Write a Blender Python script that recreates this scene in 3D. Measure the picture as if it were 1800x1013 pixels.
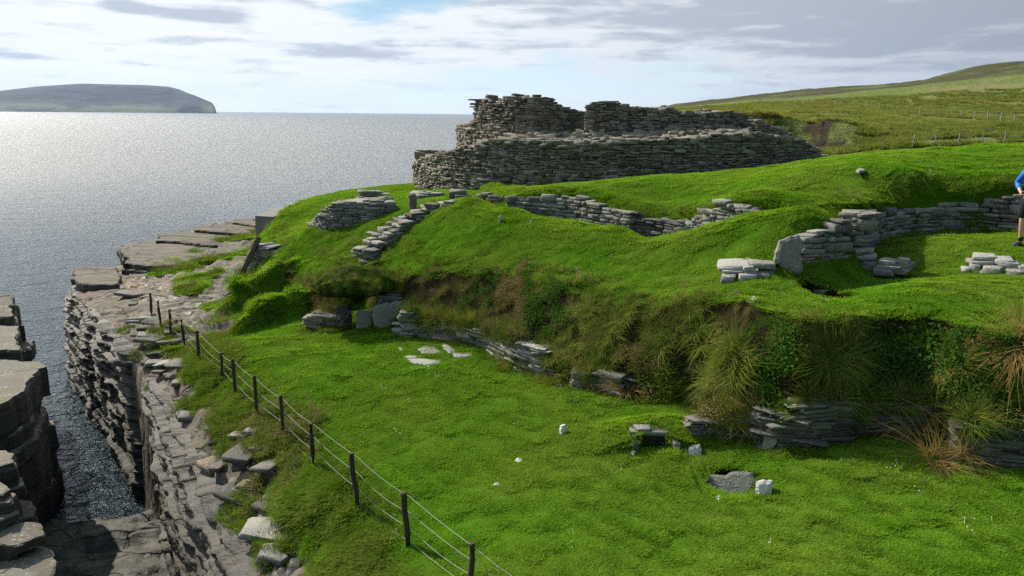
import bpy, math, random
import numpy as np
from mathutils import Vector, Matrix

# ------------------------------------------------------------------ scene, camera, sky, sun
S = bpy.context.scene
COL = S.collection
for o in list(bpy.data.objects):
    bpy.data.objects.remove(o)

F = 1300.0                      # focal length in photo pixels (photo 1800 x 1013)
PITCH, ROLL = math.radians(13.2), math.radians(0.55)
CAMZ = 9.5                      # metres above the sea
cam_d = bpy.data.cameras.new('camera')
cam_d.sensor_width = 36.0
cam_d.lens = F / 1800 * 36
cam_d.clip_start, cam_d.clip_end = 0.1, 90000
cam = bpy.data.objects.new('camera', cam_d)
COL.objects.link(cam)
RM = Matrix.Rotation(math.pi / 2 - PITCH, 3, 'X') @ Matrix.Rotation(ROLL, 3, 'Z')
cam.matrix_world = Matrix.Translation((0, 0, CAMZ)) @ RM.to_4x4()
S.camera = cam

SUN_AZ, SUN_EL = math.radians(-48), math.radians(40)   # azimuth from +Y towards +X
sd = Vector((math.sin(SUN_AZ) * math.cos(SUN_EL), math.cos(SUN_AZ) * math.cos(SUN_EL), math.sin(SUN_EL)))
sun_d = bpy.data.lights.new('sun', 'SUN')
sun_d.energy, sun_d.angle, sun_d.color = 5.0, math.radians(0.6), (1.0, 0.93, 0.80)
sun = bpy.data.objects.new('sun', sun_d)
COL.objects.link(sun)
sun.rotation_euler = sd.to_track_quat('Z', 'Y').to_euler()

S.view_settings.view_transform = 'Standard'
S.view_settings.look = 'None'
S.view_settings.exposure = 0.50
S.view_settings.gamma = 1.0
S.render.engine = 'CYCLES'
S.cycles.use_denoising = False
S.cycles.max_bounces = 6
S.cycles.diffuse_bounces = 2
S.cycles.glossy_bounces = 3
S.cycles.transmission_bounces = 3
S.cycles.transparent_max_bounces = 6
S.cycles.volume_bounces = 1
S.cycles.caustics_reflective = False
S.cycles.caustics_refractive = False
S.cycles.sample_clamp_indirect = 3.0
S.cycles.sample_clamp_direct = 2.2


class NT:
    """tiny node tree writer"""
    def __init__(s, tree):
        s.t = tree
        tree.nodes.clear()

    def n(s, kind, **kw):
        nd = s.t.nodes.new(kind)
        for k, v in kw.items():
            if k.startswith('_'):
                key = k[1:].replace('_', ' ')
                inp = nd.inputs[int(key)] if key.isdigit() else nd.inputs[key]
                s.put(inp, v)
            else:
                setattr(nd, k, v)
        return nd

    def put(s, inp, v):
        if isinstance(v, bpy.types.NodeSocket):
            s.t.links.new(v, inp)
        elif isinstance(v, bpy.types.Node):
            s.t.links.new(v.outputs[0], inp)
        else:
            if inp.type == 'RGBA' and len(v) == 3:
                v = (*v, 1)
            inp.default_value = v

    def m(s, op, a, b=0.0, c=None, clamp=False):
        nd = s.t.nodes.new('ShaderNodeMath')
        nd.operation, nd.use_clamp = op, clamp
        s.put(nd.inputs[0], a)
        s.put(nd.inputs[1], b)
        if c is not None:
            s.put(nd.inputs[2], c)
        return nd.outputs[0]

    def ss(s, v, lo, hi):
        nd = s.t.nodes.new('ShaderNodeMapRange')
        nd.interpolation_type = 'SMOOTHSTEP'
        s.put(nd.inputs['Value'], v)
        s.put(nd.inputs['From Min'], lo)
        s.put(nd.inputs['From Max'], hi)
        return nd.outputs['Result']

    def mix(s, f, a, b, blend='MIX'):
        nd = s.t.nodes.new('ShaderNodeMix')
        nd.data_type, nd.blend_type = 'RGBA', blend
        s.put(nd.inputs[0], f)
        s.put(nd.inputs[6], a)
        s.put(nd.inputs[7], b)
        return nd.outputs[2]

    def noise(s, vec, scale, detail=4, rough=0.55, dist=0.0, dim='3D'):
        nd = s.t.nodes.new('ShaderNodeTexNoise')
        nd.noise_dimensions = dim
        if vec is not None:
            s.put(nd.inputs['Vector'], vec)
        nd.inputs['Scale'].default_value = scale
        nd.inputs['Detail'].default_value = detail
        nd.inputs['Roughness'].default_value = rough
        nd.inputs['Distortion'].default_value = dist
        return nd.outputs['Fac']

    def mapv(s, vec, sc=(1, 1, 1), loc=(0, 0, 0)):
        nd = s.t.nodes.new('ShaderNodeMapping')
        s.put(nd.inputs['Vector'], vec)
        nd.inputs['Scale'].default_value = sc
        nd.inputs['Location'].default_value = loc
        return nd.outputs[0]

    def ramp(s, v, stops):
        nd = s.t.nodes.new('ShaderNodeValToRGB')
        s.put(nd.inputs[0], v)
        e = nd.color_ramp.elements
        while len(e) > 1:
            e.remove(e[-1])
        for i, (p, c) in enumerate(stops):
            el = e[0] if i == 0 else e.new(p)
            el.position = p
            el.color = (*c, 1) if len(c) == 3 else c
        return nd.outputs[0]


def make_world():
    w = bpy.data.worlds.new('World')
    S.world = w
    w.use_nodes = True
    t = NT(w.node_tree)
    tc = t.n('ShaderNodeTexCoord')
    sep = t.n('ShaderNodeSeparateXYZ', _0=tc.outputs['Generated'])
    x, y, z = sep.outputs
    DEG = 180 / math.pi
    az = t.m('MULTIPLY', t.m('ARCTAN2', x, y), DEG)
    el = t.m('MULTIPLY', t.m('ARCSINE', z), DEG)
    sky = t.n('ShaderNodeTexSky', sky_type='NISHITA', sun_disc=False, sun_elevation=SUN_EL,
              sun_rotation=SUN_AZ, altitude=10, air_density=1.0, dust_density=0.6, ozone_density=1.2)
    skc = t.mix(1.0, sky.outputs[0], (0.085, 0.085, 0.085), 'MULTIPLY')

    def blob(a0, e0, sa, se, amp=1.0):
        da = t.m('DIVIDE', t.m('SUBTRACT', az, a0), sa)
        de = t.m('DIVIDE', t.m('SUBTRACT', el, e0), se)
        q = t.m('ADD', t.m('MULTIPLY', da, da), t.m('MULTIPLY', de, de))
        return t.m('MULTIPLY', t.m('EXPONENT', t.m('MULTIPLY', q, -1.0)), amp)

    def add(*v):
        r = v[0]
        for k in v[1:]:
            r = t.m('ADD', r, k)
        return r
    # angle to the sun: the cloud sheet is brightest round it
    dt = t.n('ShaderNodeVectorMath', operation='DOT_PRODUCT', _0=tc.outputs['Generated'], _1=tuple(sd))
    near_sun = t.ss(dt.outputs['Value'], -0.30, 0.80)
    vec = t.n('ShaderNodeCombineXYZ', _0=t.m('MULTIPLY', az, 0.13), _1=t.m('MULTIPLY', el, 0.55), _2=0.0).outputs[0]
    n1 = t.noise(t.mapv(vec, loc=(3.7, 1.2, 0)), 1.0, 7, 0.55, 0.25)
    n2 = t.noise(t.mapv(vec, sc=(0.8, 1.9, 1), loc=(8.1, 4.4, 2)), 1.0, 6, 0.55, 0.3)
    n3 = t.noise(t.mapv(vec, sc=(1.6, 1.6, 1), loc=(0.3, 9.4, 5)), 1.3, 8, 0.6, 0.2)
    # where the sheet covers: nearly everywhere at left and over the right, thin over the middle band
    cover = add(t.m('MULTIPLY', n1, 1.0),
                blob(-30, 5, 15, 7, 0.55), blob(-14, 3.6, 9, 1.6, 0.35), blob(18, 7.8, 26, 3.6, 0.60), blob(40, 9, 22, 9, 0.4),
                t.m('MULTIPLY', blob(-28, 28, 50, 24, 0.8), t.ss(el, 7.8, 10)),  # bright cloud above the view, added to brighten the sea
                blob(-10.5, 7.0, 3.4, 1.2, -0.32), blob(-7, 8.4, 3.5, 1.2, -0.24), blob(2, 2.6, 12, 1.4, -0.12), blob(-3, 4.3, 4, 0.7, 0.3))
    cmask = t.ss(cover, 0.45, 0.74)
    # grey bellies
    grey = add(t.m('MULTIPLY', n2, 1.0), t.m('MULTIPLY', t.m('SUBTRACT', n3, 0.5), 0.9), blob(-30, 5.0, 12, 3, 0.06), blob(-26, 6.55, 1.9, 0.42, 0.5), blob(-21.0, 6.45, 2.6, 0.5, 0.55), blob(-13.5, 4.3, 4.2, 0.50, 0.5), blob(-19, 3.6, 3.5, 0.3, 0.16),
               blob(20, 7.4, 22, 2.6, 0.36), blob(30, 5.0, 14, 2.4, 0.30), blob(-33, 3.3, 3, 0.35, 0.22), blob(-30, 1.5, 14, 2.2, -0.1), t.m('MULTIPLY', blob(-28, 30, 50, 22, -0.6), t.ss(el, 7.8, 10)))
    gmask = t.ss(grey, 0.50, 0.88)
    bright = t.mix(near_sun, (0.20, 0.225, 0.265), t.mix(t.ss(el, 7.5, 12), (0.70, 0.72, 0.735), (0.95, 0.97, 0.98)))
    wisp = t.m('MULTIPLY', t.ss(n3, 0.35, 0.75), t.ss(grey, 0.9, 0.5))
    dark = t.mix(near_sun, (0.17, 0.19, 0.225), (0.41, 0.445, 0.49))
    ccol = t.mix(gmask, bright, dark)
    ccol = t.mix(t.m('MULTIPLY', wisp, t.m('MULTIPLY', near_sun, 0.35)), ccol, (0.86, 0.86, 0.85))
    hz = t.ss(el, 9.0, 0.0)
    blue = t.mix(hz, (0.27, 0.45, 0.58), (0.66, 0.76, 0.80))
    base = t.mix(t.m('MULTIPLY', near_sun, 0.85), skc, blue)
    vis = t.m('MULTIPLY', cmask, t.mix(t.ss(el, 30, 70), (0.97,) * 3, (0.35,) * 3))
    col = t.mix(vis, base, ccol)
    below = t.ss(el, 0.0, -2.0)
    col = t.mix(below, col, (0.06, 0.075, 0.08))
    bg = t.n('ShaderNodeBackground', _Color=col, _Strength=1.0)
    t.n('ShaderNodeOutputWorld', _Surface=bg)
    w.cycles.sampling_method = 'MANUAL'
    w.cycles.sample_map_resolution = 512


make_world()

# ------------------------------------------------------------------ helpers
RMn = np.array(RM)


def ray(px, py):
    return RMn @ np.array([(px - 900) / F, -(py - 506.5) / F, -1.0])


def at(px, py, z):
    d = ray(px, py)
    k = (z - CAMZ) / d[2]
    return np.array([d[0] * k, d[1] * k, z])


def atd(px, py, dist):
    d = ray(px, py)
    k = dist / math.hypot(d[0], d[1])
    return np.array([d[0] * k, d[1] * k, CAMZ + d[2] * k])


def proj(p):
    v = RMn.T @ (np.array(p, float) - np.array([0, 0, CAMZ]))
    return 900 + F * v[0] / -v[2], 506.5 - F * v[1] / -v[2]


def z_for(x, y, py):
    """height at which the plan point (x, y) shows at photo row py"""
    lo, hi = -20.0, 40.0
    for _ in range(40):
        mid = (lo + hi) / 2
        if proj((x, y, mid))[1] > py:
            lo = mid
        else:
            hi = mid
    return lo


def hash2(ix, iy, seed):
    h = (ix.astype(np.int64) * 374761393 + iy.astype(np.int64) * 668265263 + seed * 1442695041) & 0xFFFFFFFF
    h = ((h ^ (h >> 13)) * 1274126177) & 0xFFFFFFFF
    h = (h ^ (h >> 16)) & 0xFFFFFF
    return h / float(0xFFFFFF)


def vnoise(x, y, seed=0):
    x, y = np.asarray(x, float), np.asarray(y, float)
    ix, iy = np.floor(x), np.floor(y)
    fx, fy = x - ix, y - iy
    ux, uy = fx * fx * fx * (fx * (fx * 6 - 15) + 10), fy * fy * fy * (fy * (fy * 6 - 15) + 10)
    a, b = hash2(ix, iy, seed), hash2(ix + 1, iy, seed)
    c, d = hash2(ix, iy + 1, seed), hash2(ix + 1, iy + 1, seed)
    return (a * (1 - ux) + b * ux) * (1 - uy) + (c * (1 - ux) + d * ux) * uy


def fbm(x, y, seed=0, octv=4, gain=0.5):
    r, a, tot = 0.0, 1.0, 0.0
    for k in range(octv):
        r = r + a * (vnoise(x * 2 ** k + 17.3 * k, y * 2 ** k - 9.1 * k, seed + k) - 0.5)
        tot += a
        a *= gain
    return r / tot * 2


def sstep(a, b, v):
    t = np.clip((v - a) / (b - a), 0, 1)
    return t * t * (3 - 2 * t)


class TPS:
    def __init__(s, pts, lam=0.02):
        p = np.array(pts, float)
        s.p, v = p[:, :2], p[:, 2]
        n = len(p)
        K = s.k(np.linalg.norm(s.p[:, None] - s.p[None], axis=2)) + lam * np.eye(n)
        P = np.hstack([np.ones((n, 1)), s.p])
        A = np.block([[K, P], [P.T, np.zeros((3, 3))]])
        s.w = np.linalg.solve(A, np.concatenate([v, np.zeros(3)]))

    def k(s, r):
        return r * r * np.log(r + 1e-9)

    def __call__(s, x, y):
        sh = np.shape(x)
        x, y = np.ravel(x), np.ravel(y)
        out = np.empty(len(x))
        for i in range(0, len(x), 40000):
            xx, yy = x[i:i + 40000], y[i:i + 40000]
            r = np.hypot(xx[:, None] - s.p[:, 0], yy[:, None] - s.p[:, 1])
            out[i:i + 40000] = s.k(r) @ s.w[:-3] + s.w[-3] + s.w[-2] * xx + s.w[-1] * yy
        return out.reshape(sh)


def seg_dist(x, y, poly, closed=True):
    """distance to a polyline"""
    P = np.array(poly, float)[:, :2]
    Q = np.roll(P, -1, 0) if closed else P[1:]
    P = P if closed else P[:-1]
    d = np.full(np.shape(x), 1e9)
    for (ax, ay), (bx, by) in zip(P, Q):
        dx, dy = bx - ax, by - ay
        t = np.clip(((x - ax) * dx + (y - ay) * dy) / (dx * dx + dy * dy + 1e-12), 0, 1)
        d = np.minimum(d, np.hypot(x - ax - t * dx, y - ay - t * dy))
    return d


def inside(x, y, poly):
    P = np.array(poly, float)[:, :2]
    c = np.zeros(np.shape(x), bool)
    n = len(P)
    for i in range(n):
        (ax, ay), (bx, by) = P[i], P[(i + 1) % n]
        if ay == by:
            continue
        c ^= ((ay > y) != (by > y)) & (x < (bx - ax) * (y - ay) / (by - ay) + ax)
    return c


def sdist(x, y, poly):
    d = seg_dist(x, y, poly)
    return np.where(inside(x, y, poly), d, -d)


def idw(x, y, pts):
    """smooth blend of values given at points (x, y, v)"""
    num, den = 0.0, 0.0
    for a, b, v in pts:
        w = 1 / ((x - a) ** 2 + (y - b) ** 2 + 0.05) ** 1.5
        num, den = num + w * v, den + w
    return num / den


def new_mesh(name, verts, faces, mat=None, attrs=None, smooth=False):
    """verts (n,3); faces: list of tuples, or an (m,4)/(m,3) array"""
    me = bpy.data.meshes.new(name)
    verts = np.asarray(verts, np.float32)
    if isinstance(faces, np.ndarray):
        m, k = faces.shape
        me.vertices.add(len(verts))
        me.vertices.foreach_set('co', verts.ravel())
        me.loops.add(m * k)
        me.loops.foreach_set('vertex_index', faces.astype(np.int32).ravel())
        me.polygons.add(m)
        me.polygons.foreach_set('loop_start', np.arange(0, m * k, k, dtype=np.int32))
        me.polygons.foreach_set('loop_total', np.full(m, k, np.int32))
        me.update(calc_edges=True)
    else:
        me.from_pydata(verts.tolist(), [], faces)
    for an, av in (attrs or {}).items():
        at_ = me.attributes.new(an, 'FLOAT', 'POINT')
        at_.data.foreach_set('value', np.asarray(av, np.float32))
    if smooth:
        me.polygons.foreach_set('use_smooth', np.ones(len(me.polygons), bool))
    if mat:
        me.materials.append(mat)
    me.validate()
    return me


def link(name, me, parent=None):
    o = bpy.data.objects.new(name, me)
    COL.objects.link(o)
    if parent:
        o.parent = parent
    return o


def tag(o, label=None, cat=None, group=None, kind=None):
    if label:
        o['label'] = label
    if cat:
        o['category'] = cat
    if group:
        o['group'] = group
    if cat and not kind:
        kind = 'thing'
    if kind:
        o['kind'] = kind
    return o


def thing(name, label, cat, loc=(0, 0, 0), group=None):
    o = bpy.data.objects.new(name, None)
    COL.objects.link(o)
    o.location = loc
    o.empty_display_size = 0.2
    return tag(o, label, cat, group)


def tube(pts, rad, sides=6, cap=True):
    P = [Vector(p) for p in pts]
    R = rad if hasattr(rad, '__len__') else [rad] * len(P)
    V, Fc = [], []
    up = Vector((0, 0, 1))
    for i, p in enumerate(P):
        d = (P[min(i + 1, len(P) - 1)] - P[max(i - 1, 0)]).normalized()
        a = d.cross(up)
        if a.length < 1e-3:
            a = Vector((1, 0, 0))
        a.normalize()
        b = d.cross(a).normalized()
        for k in range(sides):
            t = 2 * math.pi * k / sides
            V.append(p + a * (math.cos(t) * R[i]) + b * (math.sin(t) * R[i]))
    n = sides
    for i in range(len(P) - 1):
        for k in range(n):
            Fc.append((i * n + k, i * n + (k + 1) % n, (i + 1) * n + (k + 1) % n, (i + 1) * n + k))
    if cap:
        Fc.append(tuple(range(n))[::-1])
        Fc.append(tuple((len(P) - 1) * n + k for k in range(n)))
    return [tuple(v) for v in V], Fc


class MB:
    """mesh collector"""
    def __init__(s):
        s.V, s.F, s.T = [], [], []

    def add(s, v, f, tone=0.5):
        o = len(s.V)
        s.V += [tuple(map(float, p)) for p in v]
        s.F += [tuple(i + o for i in q) for q in f]
        s.T += [tone] * len(v)
        return s

    def build(s, name, mat, parent=None, smooth=False):
        return link(name, new_mesh(name, s.V, s.F, mat, {'tone': s.T}, smooth), parent)


# ---- stones: a chamfered box template
_g = [-1.0, -0.86, 0.86, 1.0]


def _stone_template():
    idx, V, Fq = {}, [], []
    for i in range(4):
        for j in range(4):
            for k in range(4):
                if i in (0, 3) or j in (0, 3) or k in (0, 3):
                    idx[i, j, k] = len(V)
                    c = np.array([_g[i], _g[j], _g[k]])
                    ext = (i in (0, 3)) + (j in (0, 3)) + (k in (0, 3))
                    V.append(c * (1.0, 1.0, 0.95, 0.90)[ext])
    for a in range(3):
        for side in (0, 3):
            for u in range(3):
                for v in range(3):
                    q = []
                    for du, dv in ((0, 0), (1, 0), (1, 1), (0, 1)):
                        c = [0, 0, 0]
                        c[a] = side
                        c[(a + 1) % 3], c[(a + 2) % 3] = u + du, v + dv
                        q.append(idx[tuple(c)])
                    Fq.append(q if side == 3 else q[::-1])
    return np.array(V), np.array(Fq)


ST_V, ST_F = _stone_template()


class Stones:
    def __init__(s, seed):
        s.rng = np.random.default_rng(seed)
        s.V, s.F, s.T, s.n = [], [], [], 0

    def add(s, c, u, n, dims, tilt=0.03, rough=0.12, tone=None):
        """c centre, u along (unit), n out (unit), dims full (length, depth, height)"""
        r = s.rng
        u, n = np.array(u, float), np.array(n, float)
        w = np.cross(u, n)
        if w[2] < 0:
            w = -w
        v = ST_V.copy()
        # shear / taper the whole block, then jitter the eight corner regions and each vertex a little
        v[:, 0] *= 1 + v[:, 2] * r.uniform(-.08, .08) + v[:, 1] * r.uniform(-.12, .12)
        v[:, 1] *= 1 + v[:, 0] * r.uniform(-.14, .14)
        v[:, 2] *= 1 + v[:, 0] * r.uniform(-.16, .16)
        cj = r.uniform(-rough, rough, (2, 2, 2, 3))
        i = (v > 0).astype(int)
        v = v + cj[i[:, 0], i[:, 1], i[:, 2]] + r.uniform(-rough * .35, rough * .35, v.shape)
        v = v * (np.array(dims) / 2)
        a, b = r.normal(0, tilt, 2)
        e1 = u + a * w
        e1 /= np.linalg.norm(e1)
        e2 = n + b * w
        e2 /= np.linalg.norm(e2)
        e3 = np.cross(e1, e2)
        if e3[2] < 0:
            e3 = -e3
        P = np.array(c) + v[:, :1] * e1 + v[:, 1:2] * e2 + v[:, 2:] * e3
        Fq = ST_F
        if np.dot(np.cross(e1, e2), e3) < 0:
            Fq = ST_F[:, ::-1]
        s.V.append(P)
        s.F.append(Fq + s.n)
        s.n += len(P)
        s.T.append(np.full(len(P), r.random() if tone is None else tone))

    def raw(s, V, Fq, tone=0.0):
        s.V.append(np.array(V, float))
        s.F.append(np.array(Fq) + s.n)
        s.n += len(V)
        s.T.append(np.full(len(V), tone))

    def build(s, name, mat, parent=None):
        return link(name, new_mesh(name, np.vstack(s.V), np.vstack(s.F), mat, {'tone': np.concatenate(s.T)}), parent)


def wall_stones(st, ctrl, thick, course=(0.06, 0.12), length=(0.2, 0.5), depth=(0.25, 0.4), ragged=0.08, batter=0.0, face=1,
                step=0.0, cap=True, both=True, sink=0.15, push=0.02):
    """dry stone masonry along ctrl = [(x, y, z0, z1)]: a front and a back skin of coursed stones, loose stones on top, a core between.
    ctrl is the line of the front face; the wall's thickness lies behind it (face=1: front to the right of travel)."""
    rng = st.rng
    C = np.array(ctrl, float)
    seg = np.hypot(np.diff(C[:, 0]), np.diff(C[:, 1]))
    Ls = np.concatenate([[0], np.cumsum(seg)])
    L = Ls[-1]

    def pos(sv):
        return np.array([np.interp(sv, Ls, C[:, k]) for k in range(4)])

    def frame(sv):
        a, b = pos(max(0, sv - .15))[:2], pos(min(L, sv + .15))[:2]
        u = (b - a) / (np.linalg.norm(b - a) + 1e-9)
        n = np.array([u[1], -u[0]]) * face
        return np.array([u[0], u[1], 0]), np.array([n[0], n[1], 0])
    zmin, zmax = C[:, 2].min() - sink, C[:, 3].max()
    z = zmin
    off = rng.uniform(0, 9, 2)
    while z < zmax + 0.02:
        h = rng.uniform(*course)
        for skin in ((0, 1) if both else (0,)):
            sv = -rng.uniform(0, length[0])
            while sv < L:
                l = rng.uniform(*length) * (0.6 if rng.random() < .25 else 1.0)
                m = min(max(sv + l / 2, 0), L)
                p = pos(m)
                top = p[3] + ragged * fbm(np.array(m * 1.3 + off[0]), np.array(z * .3 + off[1]), 5, 3)
                if z + h * .6 < top and z + h > p[2] - sink and sv + l * .5 < L + .15:
                    u, n = frame(m)
                    dp = rng.uniform(*depth)
                    inset = batter * max(0, z - p[2])
                    hh = h * (rng.uniform(1.6, 2.3) if rng.random() < .10 else 1.0)
                    base = np.array([p[0], p[1], z + hh / 2])
                    if skin == 0:
                        c = base - n * (dp / 2 + inset + rng.uniform(-push, push * 1.5))
                    else:
                        c = base - n * (thick - dp / 2 + rng.uniform(-push, push * 1.5))
                    st.add(c, u, n, (l * 0.985, dp, hh * rng.uniform(.80, 1.0)), tilt=.045)
                sv += l
        z += h
    # end faces and top
    if cap and cap != 'no':
        sv = 0.0
        while sv < L:
            l = rng.uniform(*length)
            m = min(sv + l / 2, L)
            p = pos(m)
            u, n = frame(m)
            w0 = 0.05
            while w0 < thick - .05:
                d = rng.uniform(.22, .42)
                hh = rng.uniform(*course)
                top = p[3] + ragged * .6 * fbm(np.array(m * 1.3 + off[0]), np.array(w0), 6, 3)
                if top > p[2]:
                    c = np.array([p[0], p[1], top - hh * .45]) - n * (w0 + d / 2)
                    a = rng.uniform(-.5, .5)
                    uu = u * math.cos(a) + n * math.sin(a)
                    nn = n * math.cos(a) - u * math.sin(a)
                    st.add(c, uu, nn, (l * .95, d, hh), tilt=.06)
                w0 += d * .9
            sv += l * .9
        for e in (0.0, L):
            p = pos(e)
            u, n = frame(e)
            zz = p[2] - sink
            while zz < p[3] - .02:
                h = rng.uniform(*course)
                w0 = 0.0
                while w0 < thick - .1:
                    d = rng.uniform(.25, .45)
                    c = np.array([p[0], p[1], zz + h / 2]) - n * (w0 + d / 2)
                    st.add(c, n, u, (d, rng.uniform(.25, .4), h * .95))
                    w0 += d
                zz += h
    # core
    N = max(3, int(L / .3))
    V, Q = [], []
    for i in range(N + 1):
        p = pos(L * i / N)
        u, n = frame(L * i / N)
        tz = max(p[2] - sink, p[3] - .13 - ragged * .4)
        a = p[:2] - n[:2] * (depth[0] * .55)
        a2 = p[:2] - n[:2] * (depth[0] * .55 + batter * max(0, tz - p[2]))
        b = p[:2] - n[:2] * max(depth[0] * .6, thick - depth[0] * .55)
        V += [(*a, p[2] - sink - .2), (*a2, tz), (*b, tz), (*b, p[2] - sink - .2)]
    for i in range(N):
        o = i * 4
        for k in range(3):
            Q.append((o + k, o + k + 1, o + k + 5, o + k + 4))
    Q += [(0, 1, 2, 3), (N * 4 + 3, N * 4 + 2, N * 4 + 1, N * 4)]
    st.raw(V, Q, 0.02)

# ------------------------------------------------------------------ materials
def material(name):
    m = bpy.data.materials.new(name)
    m.use_nodes = True
    return m, NT(m.node_tree)


def out(t, surf, disp=None):
    t.n('ShaderNodeOutputMaterial', _Surface=surf)


def pos_of(t):
    return t.n('ShaderNodeNewGeometry').outputs['Position']


def attr(t, name):
    return t.n('ShaderNodeAttribute', attribute_name=name).outputs['Fac']


def bump(t, h, strength=0.5, dist=0.02, normal=None):
    nd = t.n('ShaderNodeBump', _Strength=strength, _Distance=dist, _Height=h)
    if normal is not None:
        t.put(nd.inputs['Normal'], normal)
    return nd.outputs[0]


def stone_mat(name, lo, hi, lichen=(0.46, 0.45, 0.40), lich=0.5, warm=(0.26, 0.19, 0.11), rough=0.85, layer=True):
    m, t = material(name)
    p = pos_of(t)
    tone = attr(t, 'tone')
    n1 = t.noise(p, 2.3, 5, 0.6)
    n2 = t.noise(p, 14, 5, 0.65)
    n3 = t.noise(p, 55, 3, 0.6)
    c = t.mix(t.m('ADD', t.m('MULTIPLY', tone, 0.95), t.m('MULTIPLY', t.m('SUBTRACT', n2, 0.4), 0.7), clamp=True), lo, hi)
    c = t.mix(t.m('MULTIPLY', t.ss(n1, 0.52, 0.72), 0.35), c, warm)
    lm = t.ss(t.m('ADD', t.m('MULTIPLY', n2, 0.75), t.m('MULTIPLY', n1, 0.35)), 0.60, 0.68)
    c = t.mix(t.m('MULTIPLY', lm, lich), c, lichen)
    c = t.mix(t.m('MULTIPLY', t.ss(n3, 0.56, 0.70), 0.45), c, (lo[0] * .5, lo[1] * .5, lo[2] * .5))
    h = t.m('ADD', t.m('MULTIPLY', n2, 0.7), t.m('MULTIPLY', n3, 0.3))
    if layer:
        ly = t.noise(t.mapv(p, (3, 3, 40)), 1.0, 3, 0.6)
        h = t.m('ADD', h, t.m('MULTIPLY', ly, 0.8))
    b = t.n('ShaderNodeBsdfPrincipled', _Base_Color=c, _Roughness=rough, _Normal=bump(t, h, 1.0, 0.035))
    b.inputs['Specular IOR Level'].default_value = 0.25
    out(t, b)
    return m


M = {}
M['wall'] = stone_mat('drystone', (0.085, 0.08, 0.068), (0.29, 0.275, 0.235), lich=0.45)
M['broch'] = stone_mat('broch_stone', (0.078, 0.069, 0.051), (0.29, 0.255, 0.19), lich=0.35)
M['pale'] = stone_mat('pale_flagstone', (0.16, 0.155, 0.135), (0.34, 0.33, 0.295), lichen=(0.50, 0.49, 0.45), lich=0.6)
M['slab'] = stone_mat('grey_slab', (0.15, 0.15, 0.125), (0.25, 0.245, 0.205), lichen=(0.34, 0.34, 0.29), lich=0.5, layer=False)
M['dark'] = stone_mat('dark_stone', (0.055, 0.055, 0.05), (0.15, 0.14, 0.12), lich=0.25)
M['warmrock'] = stone_mat('brown_flagstone', (0.085, 0.070, 0.053), (0.20, 0.165, 0.122), lich=0.3, warm=(0.30, 0.18, 0.09))
M['white'] = stone_mat('white_stone', (0.36, 0.35, 0.32), (0.56, 0.55, 0.51), lichen=(0.75, 0.74, 0.7), lich=0.3, layer=False)


def rock_mat():
    """flagstone shelf: bedding joints, lichen, rust-brown seaward patches"""
    m, t = material('rock_shelf')
    p = pos_of(t)
    n1 = t.noise(p, 0.55, 5, 0.6)
    n2 = t.noise(p, 3.2, 6, 0.65)
    n3 = t.noise(p, 22, 5, 0.65)
    bed = t.noise(t.mapv(p, (0.35, 1.6, 6)), 1.6, 5, 0.7)
    warp = t.n('ShaderNodeVectorMath', operation='ADD', _0=p,
               _1=t.mapv(t.n('ShaderNodeTexNoise', _Vector=p, _Scale=0.9).outputs['Color'], (0.7, 0.7, 0.7), (-.35, -.35, -.35)))
    v = t.n('ShaderNodeTexVoronoi', feature='DISTANCE_TO_EDGE', _Vector=t.mapv(warp.outputs[0], (0.42, 1.05, 0.3)), _Scale=1.0)
    joint = t.ss(v.outputs['Distance'], 0.035, 0.006)
    c = t.mix(n2, (0.052, 0.041, 0.028), (0.180, 0.148, 0.104))
    c = t.mix(t.m('MULTIPLY', t.ss(n1, 0.50, 0.66), 0.45), c, (0.16, 0.115, 0.072))
    lm = t.ss(t.m('ADD', t.m('MULTIPLY', n2, 0.6), t.m('MULTIPLY', n3, 0.45)), 0.56, 0.63)
    lic = t.m('MULTIPLY', lm, t.m('MULTIPLY', attr(t, 'lichen'), 0.9))
    c = t.mix(lic, c, (0.52, 0.51, 0.46))
    c = t.mix(t.m('MULTIPLY', t.ss(bed, 0.47, 0.40), 0.75), c, (0.022, 0.02, 0.016))
    org = t.m('MULTIPLY', t.ss(t.noise(p, 1.7, 5, 0.7), 0.52, 0.66), attr(t, 'rust'))
    c = t.mix(org, c, (0.27, 0.125, 0.055))
    c = t.mix(t.m('MULTIPLY', joint, 0.8), c, (0.02, 0.02, 0.016))
    mossm = t.m('MULTIPLY', t.ss(t.m('ADD', n2, t.m('MULTIPLY', attr(t, 'moss'), 0.5)), 0.66, 0.8), 0.85)
    c = t.mix(mossm, c, (0.055, 0.075, 0.018))
    c = t.mix(t.m('MULTIPLY', attr(t, 'wet'), 0.85), c, t.mix(t.ss(n2, .42, .6), (0.016, 0.015, 0.009), (0.052, 0.052, 0.038)))
    h = t.m('SUBTRACT', t.m('ADD', t.m('MULTIPLY', n2, 1.2), t.m('MULTIPLY', n3, 0.4)), t.m('MULTIPLY', joint, 0.8))
    b = t.n('ShaderNodeBsdfPrincipled', _Base_Color=c, _Roughness=t.m('SUBTRACT', 0.85, t.m('MULTIPLY', attr(t, 'wet'), 0.20)),
            _Normal=bump(t, h, 0.9, 0.05))
    b.inputs['Specular IOR Level'].default_value = 0.3
    out(t, b)
    return m


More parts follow.
